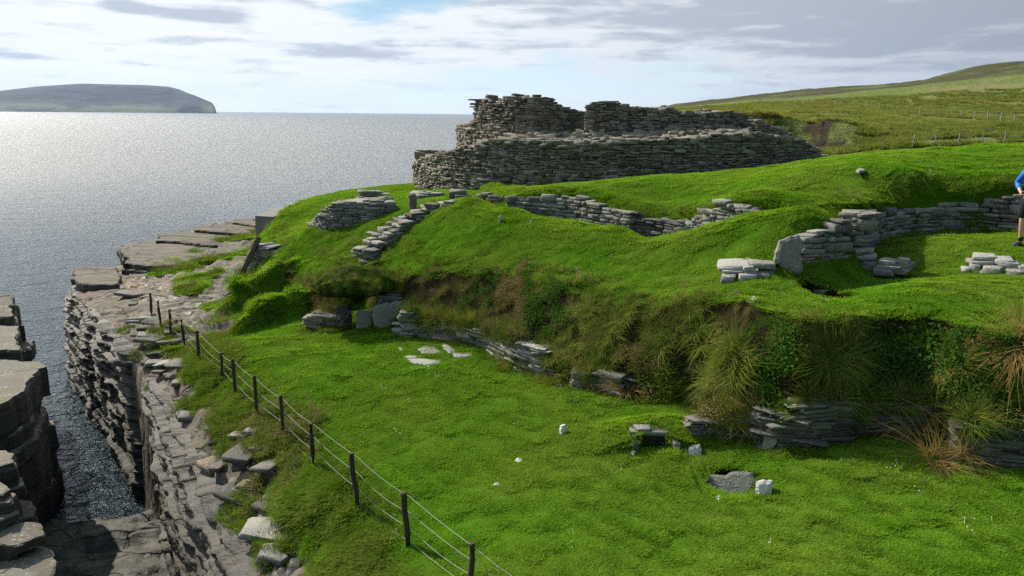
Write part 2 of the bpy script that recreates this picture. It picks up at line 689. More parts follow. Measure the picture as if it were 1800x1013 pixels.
def cliff_mat():
    m, t = material('cliff_rock')
    p = pos_of(t)
    sep = t.n('ShaderNodeSeparateXYZ', _0=p)
    n2 = t.noise(t.mapv(p, (1, 1, 2.5)), 2.0, 6, 0.65)
    n3 = t.noise(t.mapv(p, (1, 1, 4)), 14, 5, 0.65)
    ly = t.noise(t.mapv(p, (0.5, 0.5, 9)), 1.0, 5, 0.65)
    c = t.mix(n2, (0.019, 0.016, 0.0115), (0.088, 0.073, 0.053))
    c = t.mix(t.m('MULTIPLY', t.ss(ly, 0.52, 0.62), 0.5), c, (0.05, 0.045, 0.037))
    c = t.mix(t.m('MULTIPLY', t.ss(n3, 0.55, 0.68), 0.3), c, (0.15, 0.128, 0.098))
    c = t.mix(t.m('MULTIPLY', t.ss(t.noise(p, 0.8, 4, 0.6), 0.55, 0.7), 0.4), c, (0.17, 0.11, 0.065))
    tide = t.m('ADD', sep.outputs[2], t.m('MULTIPLY', n2, 0.9))
    c = t.mix(t.m('MULTIPLY', t.ss(tide, 1.5, 0.7), 0.85), c, (0.014, 0.014, 0.011))
    h = t.m('ADD', t.m('MULTIPLY', n3, 0.6), t.m('ADD', ly, n2))
    b = t.n('ShaderNodeBsdfPrincipled', _Base_Color=c, _Roughness=0.62, _Normal=bump(t, h, 0.9, 0.06))
    b.inputs['Specular IOR Level'].default_value = 0.35
    out(t, b)
    return m


def turf_mat():
    """the soil and moss between the blades"""
    m, t = material('turf')
    p = pos_of(t)
    n1 = t.noise(p, 0.5, 4, 0.6)
    n2 = t.noise(p, 9, 5, 0.7)
    n3 = t.noise(p, 60, 3, 0.7)
    g = t.mix(n2, (0.030, 0.085, 0.002), (0.075, 0.165, 0.004))
    g = t.mix(t.ss(n1, 0.45, 0.7), g, (0.085, 0.125, 0.012))
    s = t.mix(n2, (0.016, 0.013, 0.006), (0.046, 0.040, 0.017))
    c = t.mix(attr(t, 'soil'), g, s)
    b = t.n('ShaderNodeBsdfPrincipled', _Base_Color=c, _Roughness=0.95,
            _Normal=bump(t, t.m('ADD', n2, t.m('MULTIPLY', n3, 0.5)), 0.9, 0.05))
    b.inputs['Specular IOR Level'].default_value = 0.0
    out(t, b)
    return m


def blade_mat(name, cols, dry=None, transl=0.4, mott=0.45, dryamt=0.0):
    """leaf blades: colour by blade ('tone'), by clump and by place"""
    m, t = material(name)
    p = pos_of(t)
    tone = attr(t, 'tone')
    oi = t.n('ShaderNodeObjectInfo').outputs['Random']
    n1 = t.noise(p, 0.45, 4, 0.6)
    n2 = t.noise(p, 2.6, 4, 0.65)
    f = t.m('ADD', t.m('MULTIPLY', tone, 0.35), t.m('ADD', t.m('MULTIPLY', oi, 0.34), t.m('MULTIPLY', t.ss(n2, 0.3, 0.7), mott)))
    f = t.m('ADD', f, t.m('MULTIPLY', t.m('SUBTRACT', t.noise(p, 0.17, 3, 0.6), 0.5), 0.55))
    c = t.ramp(f, [(0.1, cols[0]), (0.5, cols[1]), (0.9, cols[2])])
    if dry:
        dm = t.m('MULTIPLY', t.ss(t.m('ADD', t.m('MULTIPLY', n1, 0.7), t.m('MULTIPLY', tone, 0.3)), 0.42, 0.62), dryamt)
        c = t.mix(dm, c, dry)
    d = t.n('ShaderNodeBsdfDiffuse', _Color=c)
    tr = t.n('ShaderNodeBsdfTranslucent', _Color=t.mix(0.5, c, t.mix(1.0, c, (1.5, 1.35, 0.6), 'MULTIPLY')))
    s = t.n('ShaderNodeMixShader', _Fac=transl, _1=d, _2=tr)
    out(t, s)
    return m


M['rock'] = rock_mat()
M['cliff'] = cliff_mat()
M['turf'] = turf_mat()
M['lawn'] = blade_mat('lawn_blade', ((0.046, 0.140, 0.010), (0.118, 0.282, 0.014), (0.195, 0.365, 0.026)), (0.26, 0.31, 0.05), 0.48, 0.34, 0.55)
M['rough'] = blade_mat('rough_blade', ((0.028, 0.062, 0.006), (0.076, 0.138, 0.012), (0.165, 0.20, 0.032)), (0.26, 0.20, 0.07), 0.36, 0.45, 0.45)
M['meadow'] = blade_mat('meadow_blade', ((0.040, 0.095, 0.007), (0.090, 0.180, 0.012), (0.165, 0.24, 0.030)), (0.25, 0.22, 0.06), 0.40, 0.45, 0.45)
M['straw'] = blade_mat('straw_blade', ((0.13, 0.08, 0.028), (0.26, 0.17, 0.06), (0.44, 0.32, 0.13)), None, 0.3, 0.4)
M['weed'] = blade_mat('weed_leaf', ((0.016, 0.045, 0.007), (0.035, 0.085, 0.011), (0.06, 0.12, 0.018)), None, 0.3, 0.4)
M['pasture'] = blade_mat('pasture_blade', ((0.065, 0.110, 0.018), (0.12, 0.175, 0.032), (0.21, 0.235, 0.06)), (0.27, 0.235, 0.085), 0.4, 0.45, 0.5)
M['seed'] = blade_mat('dead_flower', ((0.15, 0.095, 0.045), (0.29, 0.195, 0.10), (0.44, 0.33, 0.20)), None, 0.2, 0.3)
M['petal'] = blade_mat('daisy', ((0.6, 0.6, 0.5), (0.75, 0.75, 0.66), (0.8, 0.8, 0.75)), None, 0.2, 0.2)


def simple(name, col, rough=0.8, var=0.25, sc=20, bumpd=0.01, spec=0.3):
    m, t = material(name)
    p = pos_of(t)
    n = t.noise(p, sc, 4, 0.6)
    c = t.mix(n, tuple(k * (1 - var) for k in col), tuple(k * (1 + var) for k in col))
    b = t.n('ShaderNodeBsdfPrincipled', _Base_Color=c, _Roughness=rough, _Normal=bump(t, n, 0.5, bumpd))
    b.inputs['Specular IOR Level'].default_value = spec
    out(t, b)
    return m


# ------------------------------------------------------------------ ground heights
def L3(px, py, z):
    return tuple(at(px, py, z))


def D3(px, py, d):
    return tuple(atd(px, py, d))


LOW = TPS([L3(*q) for q in [
    (900, 1013, 4.5), (1200, 1013, 4.75), (1500, 1013, 4.95), (1750, 1000, 5.0),
    (628, 893, 4.12), (717, 960, 4.15), (552, 820, 4.1), (452, 735, 4.08), (391, 668, 4.05), (350, 635, 4.02), (283, 575, 3.85),
    (420, 590, 4.15), (560, 600, 4.4), (640, 578, 4.5), (720, 598, 4.55), (760, 640, 4.55), (940, 660, 4.65), (1070, 690, 4.78),
    (800, 720, 4.5), (700, 800, 4.3), (1000, 760, 4.7), (1000, 860, 4.62), (850, 900, 4.45),
    (1150, 810, 4.72), (1280, 865, 4.68), (1260, 790, 4.8), (1400, 790, 4.9), (1640, 870, 5.0), (1800, 900, 5.05), (1450, 900, 4.86),
    (500, 930, 3.85), (430, 830, 3.75), (380, 760, 3.75), (330, 690, 3.65), (300, 630, 3.6), (520, 1013, 3.85),
    (135, 468, 3.25), (215, 467, 3.35), (265, 424, 3.3), (340, 402, 3.35), (405, 387, 3.4), (450, 382, 3.5),
    (150, 540, 3.25), (230, 520, 3.55), (330, 540, 3.75), (400, 560, 4.0), (430, 480, 4.15), (440, 440, 4.1), (330, 470, 3.65),
    (300, 440, 3.5), (400, 420, 3.75), (450, 412, 4.0),
    (250, 700, 3.4), (300, 830, 3.4), (350, 980, 3.4)]] +
    [(-3, 3, 4.1), (3, 3, 4.7), (8, 3, 5.0), (13, 6, 5.1), (10, 20, 5.0), (0, 30, 4.9), (-5, 55, 3.5), (10, 45, 4.5), (28, 25, 5.4), (28, 50, 5.4), (-3.5, 5, 3.7)], 0.05)

CREST = [D3(*q) for q in [(760, 372, 21.8), (800, 353, 21.3), (830, 351, 20.6), (900, 368, 19.5), (1000, 390, 18.4), (1100, 406, 17.4), (1190, 423, 16.4),
                          (1250, 402, 16.0), (1320, 377, 15.5), (1400, 371, 15.2), (1452, 380, 14.9)]]
# floor of the passage behind the crest of the near mound
TRENCH = [D3(*q)[:2] + (z,) for q, z in [((870, 360, 22.0), 6.75), ((900, 372, 21.0), 6.45), ((960, 380, 20.4), 6.25), ((1010, 390, 19.9), 6.15), ((1060, 400, 19.2), 6.1), ((1110, 410, 18.6), 6.0),
                                         ((1150, 412, 18.0), 5.95), ((1200, 425, 17.3), 5.9), ((1250, 400, 17.0), 6.1), ((1300, 385, 16.7), 6.6), ((1360, 385, 16.2), 7.05)]]
UP = TPS([L3(*q) for q in [
    (700, 450, 5.75), (760, 460, 5.95), (850, 475, 6.0), (950, 505, 6.1), (1050, 535, 6.15), (1130, 562, 6.25), (1200, 568, 6.4), (1300, 560, 6.6),
    (1400, 563, 6.65), (1500, 568, 6.65), (1600, 562, 6.7), (1700, 556, 6.75), (1800, 545, 6.85), (1950, 540, 6.9),
    (1400, 500, 6.75), (1600, 500, 6.85), (1790, 440, 7.1), (1500, 452, 6.9), (1750, 415, 7.15), (1650, 418, 7.1), (1560, 425, 6.98), (1460, 470, 6.85),
    (1420, 480, 6.8), (1330, 500, 6.75), (1250, 475, 6.75), (1150, 490, 6.45), (1900, 430, 7.2),
    (600, 430, 5.6), (700, 378, 6.5), (640, 400, 6.1), (545, 405, 5.75), (700, 362, 6.6), (560, 465, 5.3), (640, 460, 5.5), (610, 480, 5.3), (590, 500, 5.15)]] +
    CREST + [D3(*q) for q in [(1000, 440, 16.4), (900, 422, 17.6), (780, 410, 19.6), (1100, 450, 15.6), (1380, 412, 14.3), (1300, 430, 14.6),
                              (500, 440, 25), (480, 415, 29), (510, 380, 31), (540, 362, 32), (735, 341, 26.5), (790, 339, 26), (660, 352, 30), (620, 352, 31)]] +
    TRENCH + [(12, 9, 6.9), (16, 14, 7.2), (10, 30, 6.5), (0, 34, 6.6), (6, 45, 6.0), (-4, 44, 5.6), (30, 20, 7.2), (30, 50, 6)], 0.03)
M2 = [D3(*q) for q in [(842, 350, 25.0), (880, 352, 23.4), (900, 350, 21.9), (1000, 348, 21.1), (1060, 372, 20.1), (1100, 385, 19.5), (1180, 400, 18.8), (1217, 395, 18.1),
                       (1250, 380, 17.6), (1290, 362, 17.3), (1370, 362, 16.7), (1440, 366, 15.9)]] + \
    [tuple(at(px, pb, z) * np.array([1.014, 1.014, 1])) for px, pb, z in [(1482, 452, 6.92), (1500, 446, 6.93), (1550, 426, 6.98), (1600, 415, 7.03), (1660, 408, 7.08), (1720, 405, 7.12), (1800, 407, 7.15), (1950, 410, 7.2)]] + \
    [(30, 18, 0), (30, 60, 0), (5, 60, 0), (-1, 31, 0)]


def T3(px, pb, z, pt):
    q = at(px, pb, z) * np.array([1.014, 1.014, 1])
    return (q[0], q[1], z_for(q[0], q[1], pt))


M2T = TPS([D3(*q) for q in [(842, 345, 25), (900, 346, 22), (1000, 343, 21.2), (1060, 364, 20.2), (1100, 374, 19.6), (1180, 384, 18.9), (1217, 384, 18.2),
                            (1290, 358, 17.3), (1370, 361, 16.6), (1440, 362, 15.9),
                            (830, 338, 25.5), (920, 331, 24.5), (1000, 325, 24), (1050, 319, 23.2), (1120, 314, 23), (1200, 312, 22.6), (1300, 311, 22), (1350, 302, 22.3), (1400, 290, 22.8),
                            (1450, 280, 23.3), (1500, 273, 23.8), (1600, 266, 24.6), (1700, 259, 25.2), (1800, 255, 25.8), (1950, 250, 26.8), (1600, 318, 18.6), (1450, 330, 18.2), (1300, 338, 18.8),
                            (1120, 345, 20.7)]] +
          [T3(*q) for q in [(1500, 446, 6.93, 361), (1550, 426, 6.98, 362), (1600, 415, 7.03, 357), (1660, 408, 7.08, 350), (1720, 405, 7.12, 339), (1800, 407, 7.15, 331), (1950, 410, 7.2, 324)]] +
          [(5, 29, 6.6), (10, 28, 7.4), (14, 30, 7.4), (19, 29, 7.5), (28, 26, 8), (6, 36, 5.9), (14, 36, 5.6), (28, 36, 6), (28, 55, 5.5), (8, 55, 5)], 0.03)
# the foot of the turf bank, left to right, then round the back of everything that stands high
FOOT = [L3(*q) for q in [(548, 576, 4.45), (598, 577, 4.48), (610, 538, 4.5), (650, 534, 4.5), (658, 575, 4.5), (716, 590, 4.52), (752, 590, 4.54), (800, 600, 4.58), (853, 612, 4.62),
                         (900, 645, 4.65), (940, 657, 4.66), (990, 675, 4.7), (1068, 690, 4.77), (1130, 703, 4.8), (1200, 712, 4.82), (1236, 725, 4.84), (1250, 745, 4.84),
                         (1340, 772, 4.86), (1385, 790, 4.88), (1480, 776, 4.9), (1540, 768, 4.92), (1600, 770, 4.94), (1660, 800, 4.96),
                         (1720, 815, 5.0), (1800, 820, 5.02), (1950, 840, 5.1)]]
GL = [L3(*q) for q in [(525, 372, 4.2), (505, 386, 4.15), (478, 404, 4.1), (452, 426, 4.1), (436, 455, 4.15), (440, 484, 4.25), (500, 494, 4.4), (538, 520, 4.45)]]
UPPER = FOOT + [(22, 6, 0), (40, 10, 0), (40, 62, 0), (-2, 62, 0)] + [tuple(a) for a in GL]
BANKW = ([L3(*q)[:2] + (w,) for q, w in [((560, 560, 4.5), .7), ((640, 550, 4.5), .7), ((716, 590, 4.5), 1.3), ((853, 612, 4.6), 1.6), ((940, 657, 4.65), 1.6), ((1068, 690, 4.75), 1.3),
                                         ((1200, 712, 4.8), .95), ((1385, 790, 4.9), .6), ((1600, 780, 4.9), .6), ((1800, 820, 5), .6)]] +
         [tuple(g[:2]) + (w,) for g, w in zip(GL, (4.5, 4, 3, 1.6, 1.0, .9, .7, .6))])
RIDGES = [([L3(*q) for q in [(408, 535, 4.15), (440, 508, 4.3), (490, 494, 4.4), (540, 488, 4.5)]], 0.60, 0.36),
          ([L3(*q) for q in [(440, 580, 4.2), (470, 560, 4.35), (500, 550, 4.4), (550, 545, 4.5)]], 0.52, 0.32)]
# land edge: cliff top along the inlet, the notched seaward edge, the coast behind the broch
KEDGE = [L3(*q) for q in [(600, 1400, 3.4), (450, 1100, 3.4), (392, 1000, 3.4), (345, 880, 3.4), (303, 790, 3.4), (257, 700, 3.35), (207, 640, 3.3), (165, 575, 3.25), (112, 520, 3.2), (128, 469, 3.2),
                          (208, 466, 3.25), (211, 425, 3.25), (262, 422, 3.3), (275, 408, 3.3), (338, 404, 3.3), (345, 395, 3.3), (402, 390, 3.35), (408, 383, 3.4), (448, 380, 3.45), (470, 374, 3.5), (528, 369, 3.5)]]
LAND = KEDGE + [(-6, 58, 0), (10, 70, 0), (60, 80, 0), (60, -20, 0), (-2.5, -20, 0)]
LAWNROCK = [L3(*q) for q in [(610, 1100, 4), (560, 1013, 3.8), (530, 930, 3.8), (505, 860, 3.8), (462, 800, 3.75), (400, 760, 3.7), (365, 700, 3.7), (325, 650, 3.7), (305, 610, 3.7), (345, 590, 3.9), (430, 575, 4.1),
                             (400, 545, 4.0), (425, 505, 4.1), (440, 470, 4.1), (455, 430, 4.1), (480, 402, 4.1), (528, 366, 4)]]
ROCKZ = LAWNROCK + [(-14, 55, 0), (-30, 40, 0), (-30, 0, 0), (-3, 2, 0)]
PIT = L3(1458, 510, 6.70)
TR0 = np.array(L3(1152, 795, 4.72)) + np.array([0, .35, 0])
SLABPIT = L3(1288, 850, 4.68)
BR = atd(1082, 300, 34.8)[:2]                  # centre of the broch
BROCH_R = 9.25


def terrain(x, y):
    """height plus the masks upper, bank (0..1 position on the slope), rock, cliff"""
    x, y = np.asarray(x, float), np.asarray(y, float)
    low = LOW(x, y)
    for pl, h, w in RIDGES:
        low = low + h * (1 + .55 * fbm(x * 1.1, y * 1.1, 57, 3)) * np.exp(-(seg_dist(x, y, pl, False) / w) ** 2)
    # the mound the picture is taken from
    low = np.maximum(low, low + (8.0 - low) * sstep(4.6, 0.6, y + 0.12 * np.abs(x)))
    up = UP(x, y)
    m2 = sdist(x, y, M2)
    t2 = sstep(-0.02, 0.22, m2)
    b2 = M2T(x, y) + 0.12 * np.exp(-((m2 - .5) / .45) ** 2)
    up = up * (1 - t2) + b2 * t2
    up = up - 0.55 * sstep(0.58, 0.50, np.hypot(x - PIT[0], (y - PIT[1]) / 1.35))
    s = sdist(x, y, UPPER)
    w = idw(x, y, BANKW)
    bt = np.clip(s / w, 0, 1)
    u = np.clip((bt - .12) / .66, 0, 1)
    g = np.where(bt < .12, bt / .12 * .30, .30 + .70 * (1 - (1 - u) ** 1.35))
    z = low + (np.maximum(up, low) - low) * np.where(s > 0, g, 0)
    z = z - 0.32 * sstep(0.56, 0.42, np.hypot((x - SLABPIT[0]) / .80, (y - SLABPIT[1]) / .75))
    z = z + 0.24 * np.exp(-(((x - TR0[0]) / .75) ** 2 + ((y - TR0[1]) / .55) ** 4)) * sstep(-.32, -.22, y - TR0[1])
    z = z - .36 * sstep(.30, .26, np.abs(x - TR0[0])) * sstep(.22, .17, np.abs(y - TR0[1] + .16))
    # rock
    rk = sdist(x, y, ROCKZ) + 0.45 * fbm(x * 1.3, y * 1.3, 21, 4)
    rock = sstep(-.05, .12, rk) * (s < 0.05)
    ke = sdist(x, y, LAND)
    patch = fbm(x * .55 + 3, y * .9, 31, 4)
    inland = sstep(2.5, 4.5, ke)
    rock = np.where((patch > .12 + .10 * (1 - inland)) & (inland > .05) & (y > 13), rock * .0, rock)
    # bedding steps on the shelf
    warp = fbm(x * .35, y * .35, 41, 3)
    lay = (low + .10 * x * .3 + .6 * warp + .25 * fbm(x * .9, y * .9, 44, 3)) / 0.17
    ter = (np.floor(lay) + sstep(.80, .98, lay - np.floor(lay)) - lay) * 0.17
    ter = ter + .05 * (np.floor(vnoise(x * .9, y * 2.6, 47) * 4) / 4 - .4)
    wx, wy = x + .5 * fbm(x * .9, y * .9, 48, 3), y + .35 * fbm(x * .9, y * .9, 49, 3)
    nearb = sstep(20, 14, y)
    blk = hash2(np.floor(wx * 1.5 + .5 * np.floor(wy * 3.1)), np.floor(wy * 3.1), 46) - .5
    blk2 = hash2(np.floor(wx * 3.3 + .4 * np.floor(wy * 6.3)), np.floor(wy * 6.3), 43) - .5
    ter = ter + nearb * (.15 * blk + .08 * blk2) + (1 - nearb) * .07 * blk
    z = z + rock * (ter * .9 + .02 * fbm(x * 6, y * 6, 45, 3))
    z = z - .60 * sstep(2.2, .1, ke) * nearb * sstep(4, 7, y) * (s < 0)
    # turf relief
    gr = (1 - rock)
    z = z + gr * (.045 * fbm(x * 1.1, y * 1.1, 51, 4) + .018 * fbm(x * 4.5, y * 4.5, 52, 3))
    z = z + gr * ((s > 0) & (bt < 1)) * .10 * fbm(x * 2.2, y * 2.2, 55, 3) * np.sin(bt * math.pi)
    # beyond the cliff edge: down to the bed of the inlet
    e = ke + 0.22 * fbm(x * 1.1, y * 1.1, 61, 3)
    cl = sstep(0.40, 0.02, e)
    bed = -0.9 + 1.1 * sstep(18.0, 14.8, y + 1.6 * fbm(x * .6, y * .6, 63, 3)) + .30 * fbm(x * .5 + y * .3, y * 1.7 - x * .5, 62, 5)
    bed = bed - 2.0 * sstep(19, 26, y)
    bl = bed / .14
    bed = bed + (np.floor(bl) + sstep(.55, .95, bl - np.floor(bl)) - bl) * .14 * .8
    z = z * (1 - cl) + bed * cl
    return dict(z=z, s=s, bt=bt, rock=rock, cliff=cl, ke=ke, m2=m2, low=low)


def ground_z(x, y):
    return float(terrain(np.array([x]), np.array([y]))['z'][0])


def ray_ground(px, py):
    """where the sight line through a photo point first meets the ground"""
    d = ray(px, py)
    d = d / np.linalg.norm(d)
    t = np.linspace(4, 48, 900)
    P = np.array([0, 0, CAMZ]) + t[:, None] * d
    k = int(np.argmax(P[:, 2] < terrain(P[:, 0], P[:, 1])['z']))
    t = np.linspace(t[max(k - 1, 0)], t[k], 24)
    P = np.array([0, 0, CAMZ]) + t[:, None] * d
    k = int(np.argmax(P[:, 2] < terrain(P[:, 0], P[:, 1])['z']))
    return P[k]


def gdist(px, py):
    q = ray_ground(px, py)
    return math.hypot(q[0], q[1])


def build_ground():
    ys = [0.0]
    while ys[-1] < 62:
        ys.append(ys[-1] + max(0.045, 0.0052 * ys[-1]) + (0.05 if ys[-1] < 4 else 0))
    ys = np.array(ys) - 3.0
    us = np.linspace(-0.80, 0.92, 560)
    Y, U = np.meshgrid(ys, us, indexing='ij')
    X = (np.maximum(Y, -1) + 5) * U
    T = terrain(X, Y)
    Z = T['z']
    n, m = X.shape
    V = np.stack([X, Y, Z], -1).reshape(-1, 3)
    i = np.arange(n * m).reshape(n, m)
    Q = np.stack([i[:-1, :-1], i[:-1, 1:], i[1:, 1:], i[1:, :-1]], -1).reshape(-1, 4)
    rock, cl = T['rock'].ravel(), T['cliff'].ravel()
    fr, fc = rock[Q].mean(1), cl[Q].mean(1)
    fz = V[Q][:, :, 2].mean(1)
    sets = {'grass_ground': (fr < .5) & (fc < .5), 'rock_shelf': (fr >= .5) & (fc < .5), 'inlet_bed': fc >= .5}
    x, y = X.ravel(), Y.ravel()
    a_soil = np.clip(((T['s'].ravel() > -.05) & (T['bt'].ravel() < np.where(y > 19.5, .35, .9))) * 1.0 + (np.hypot(x - PIT[0], (y - PIT[1]) / 1.35) < .62) + (np.hypot((x - SLABPIT[0]) / .80, (y - SLABPIT[1]) / .75) < .58), 0, 1)  # bare soil on bank and slab pit; in the round pit it paints shade
    ke = T['ke'].ravel()
    a = {'soil': a_soil, 'lichen': sstep(.8, 2.6, ke) * .9 + .12, 'rust': sstep(-9.5, -12, x) * sstep(19, 21, y) * sstep(30, 26, y) * .5,
         'moss': sstep(2.2, 4.0, ke) * .35, 'wet': sstep(1.1, .3, V[:, 2])}
    for name, mask in sets.items():
        q = Q[mask]
        used = np.unique(q)
        re = np.full(len(V), -1)
        re[used] = np.arange(len(used))
        me = new_mesh(name, V[used], re[q], M['turf'] if name == 'grass_ground' else M['rock'],
                      {k: v[used] for k, v in a.items()}, smooth=name == 'grass_ground')
        tag(link(name, me), kind='structure')


build_ground()

# ------------------------------------------------------------------ sea, island, hillside
def build_sea():
    m, t = material('sea_water')
    p = pos_of(t)
    cd = t.n('ShaderNodeVectorMath', operation='LENGTH', _0=t.n('ShaderNodeVectorMath', operation='MULTIPLY', _0=p, _1=(1, 1, 0)).outputs[0])
    dist = cd.outputs['Value']
    w1 = t.noise(t.mapv(p, (1.0, 1.5, 1)), 0.55, 5, 0.6, 0.3)
    w2 = t.noise(t.mapv(p, (1, 1.4, 1)), 2.6, 4, 0.6, 0.3)
    w3 = t.noise(t.mapv(p, (0.7, 2.0, 1)), 0.16, 6, 0.65)
    h = t.m('ADD', t.m('MULTIPLY', w1, 0.55), t.m('ADD', t.m('MULTIPLY', w2, 0.34), t.m('MULTIPLY', w3, 0.8)))
    b = t.n('ShaderNodeBsdfPrincipled', _Base_Color=(0.012, 0.026, 0.033, 1), _Roughness=t.m('ADD', 0.14, t.m('MULTIPLY', t.ss(dist, 20, 150), 0.20)),
            _Normal=bump(t, h, 1.0, 1.15))
    b.inputs['IOR'].default_value = 1.72
    out(t, b)
    R = 60000.0
    rs = [0, 8, 30, 100, 400, 1500, 6000, 20000, R]
    V, Q = [(0, 20, 0)], []
    N = 48
    for r in rs[1:]:
        for k in range(N):
            a = 2 * math.pi * k / N
            V.append((r * math.cos(a), 20 + r * math.sin(a), 0))
    for k in range(N):
        Q.append((0, 1 + k, 1 + (k + 1) % N))
    for i in range(len(rs) - 2):
        for k in range(N):
            a = 1 + i * N
            Q.append((a + k, a + N + k, a + N + (k + 1) % N, a + (k + 1) % N))
    o = link('sea', new_mesh('sea', V, Q, m))
    tag(o, kind='structure')


build_sea()


def build_island():
    m, t = material('island_heath')
    p = pos_of(t)
    n = t.noise(p, 0.004, 6, 0.6)
    sep = t.n('ShaderNodeSeparateXYZ', _0=t.n('ShaderNodeNewGeometry').outputs['Normal'])
    c = t.mix(n, (0.014, 0.020, 0.021), (0.032, 0.040, 0.036))
    c = t.mix(t.ss(sep.outputs[2], .8, .5), c, (0.07, 0.062, 0.055))
    fld = t.ss(t.n('ShaderNodeSeparateXYZ', _0=p).outputs[2], 55, 25)
    c = t.mix(t.m('MULTIPLY', fld, t.ss(n, .42, .55)), c, (0.085, 0.10, 0.06))
    b = t.n('ShaderNodeBsdfPrincipled', _Base_Color=c, _Roughness=0.95, _Normal=bump(t, n, 1.0, 25))
    out(t, b)
    prof = [(-420, 186), (-300, 176), (-160, 168), (-60, 163), (0, 160.5), (30, 157), (70, 152.5), (100, 150.3), (150, 147.2), (200, 148.5), (262, 149.8), (300, 152.5), (318, 157), (332, 163), (350, 171), (364, 177), (373, 181), (376, 182.5), (378, 190)]
    D = 5200.0
    V, Q = [], []
    xs = np.concatenate([np.linspace(-420, 300, 70), np.linspace(303, 379, 34)])
    P = np.array(prof)
    rows = [(-700, 0.0), (-640, .10), (-520, .24), (-380, .42), (-230, .66), (-110, .87), (0, 1.0), (200, .97), (500, .7), (800, .3), (1000, -.05)]
    for dx, fr in rows:
        for x in xs:
            top = atd(x, float(np.interp(x, P[:, 0], P[:, 1])), D)
            hgt = max(top[2], 2)
            c = atd(x, 200, D + dx)
            cl = sstep(300, 350, x)
            k = fr if dx > 0 else fr * (1 - cl) + cl * (1 - (1 - fr) ** 2.2)
            z = hgt * k + (9 * fbm(np.array(x * .02), np.array(dx * .004), 7, 4) * (0 < k < .99))
            if fr <= 0:
                z = -4
            V.append((c[0], c[1], z))
    n = len(xs)
    for i in range(len(rows) - 1):
        for k in range(n - 1):
            Q.append((i * n + k, i * n + k + 1, (i + 1) * n + k + 1, (i + 1) * n + k))
    V.append(tuple(atd(381, 200, D + 100)[:2]) + (-4,))
    for i in range(len(rows) - 1):
        Q.append((i * n + n - 1, len(V) - 1, (i + 1) * n + n - 1))
    tag(link('island', new_mesh('island', V, Q, m, smooth=True)), kind='structure')


build_island()

HROWS = [
    (40, [(900, 330), (1100, 305), (1445, 296), (1600, 290), (1800, 283), (1950, 280), (2500, 270)]),
    (50, [(900, 290), (1100, 283), (1300, 279), (1445, 274), (1520, 268), (1600, 263), (1700, 258), (1800, 252), (1950, 245), (2500, 230)]),
    (57.5, [(900, 275), (1100, 272), (1300, 268), (1400, 266), (1450, 266), (1490, 262), (1525, 256), (1560, 252), (1600, 248), (1700, 241), (1800, 234), (1950, 226), (2500, 205)]),
    (60.5, [(900, 245), (1100, 230), (1250, 205), (1340, 201), (1400, 216), (1425, 222), (1450, 215), (1490, 220), (1520, 233), (1560, 240), (1600, 239), (1700, 233), (1800, 226), (1950, 217), (2500, 195)]),
    (75, [(900, 230), (1100, 215), (1200, 203), (1320, 196), (1400, 208), (1450, 210), (1500, 213), (1560, 219), (1600, 222), (1700, 222), (1800, 220), (1950, 212), (2500, 185)]),
    (100, [(900, 220), (1100, 208), (1200, 200), (1320, 193), (1400, 199), (1500, 203), (1600, 211), (1700, 216), (1800, 218), (1950, 208), (2500, 175)]),
    (130, [(900, 215), (1100, 204), (1200, 198), (1320, 191), (1400, 195), (1500, 197), (1600, 203), (1700, 208), (1800, 210), (1950, 200), (2500, 160)]),
    (180, [(900, 210), (1100, 202), (1200, 196), (1320, 187), (1400, 189), (1500, 187), (1600, 190), (1700, 193), (1800, 193), (1950, 183), (2500, 140)]),
    (250, [(900, 206), (1100, 199), (1200, 192), (1320, 183), (1400, 179), (1500, 173), (1600, 166), (1700, 160), (1800, 155), (1950, 145), (2500, 110)]),
    (300, [(900, 206), (1100, 198), (1200, 189), (1320, 179), (1400, 172), (1500, 162), (1600, 152), (1700, 142), (1800, 133), (1950, 122), (2500, 90)]),
    (330, [(900, 206), (1100, 198), (1200, 188), (1320, 176), (1400, 171), (1500, 163), (1600, 154), (1700, 140), (1800, 127), (1950, 114), (2500, 80)]),
    (430, [(900, 206), (1000, 203), (1100, 196), (1160, 188), (1190, 181.5), (1260, 174), (1350, 165), (1420, 157), (1500, 151), (1570, 147), (1620, 142), (1660, 130), (1700, 119.5), (1750, 112.5), (1800, 108), (1950, 95), (2500, 60)]),
    (520, [(900, 206), (1100, 201), (1190, 190), (1350, 176), (1500, 164), (1620, 156), (1800, 126), (1950, 112), (2500, 80)]),
    (700, [(900, 206), (1100, 206), (1500, 190), (1800, 170), (2500, 140)]),
]


def hill_z(px, d):
    ds = [r[0] for r in HROWS]
    ys = [float(np.interp(px, *zip(*r[1]))) for r in HROWS]
    return float(np.interp(math.log(d), np.log(ds), ys))


def hill_pt(px, d):
    return atd(px, hill_z(px, d), d)


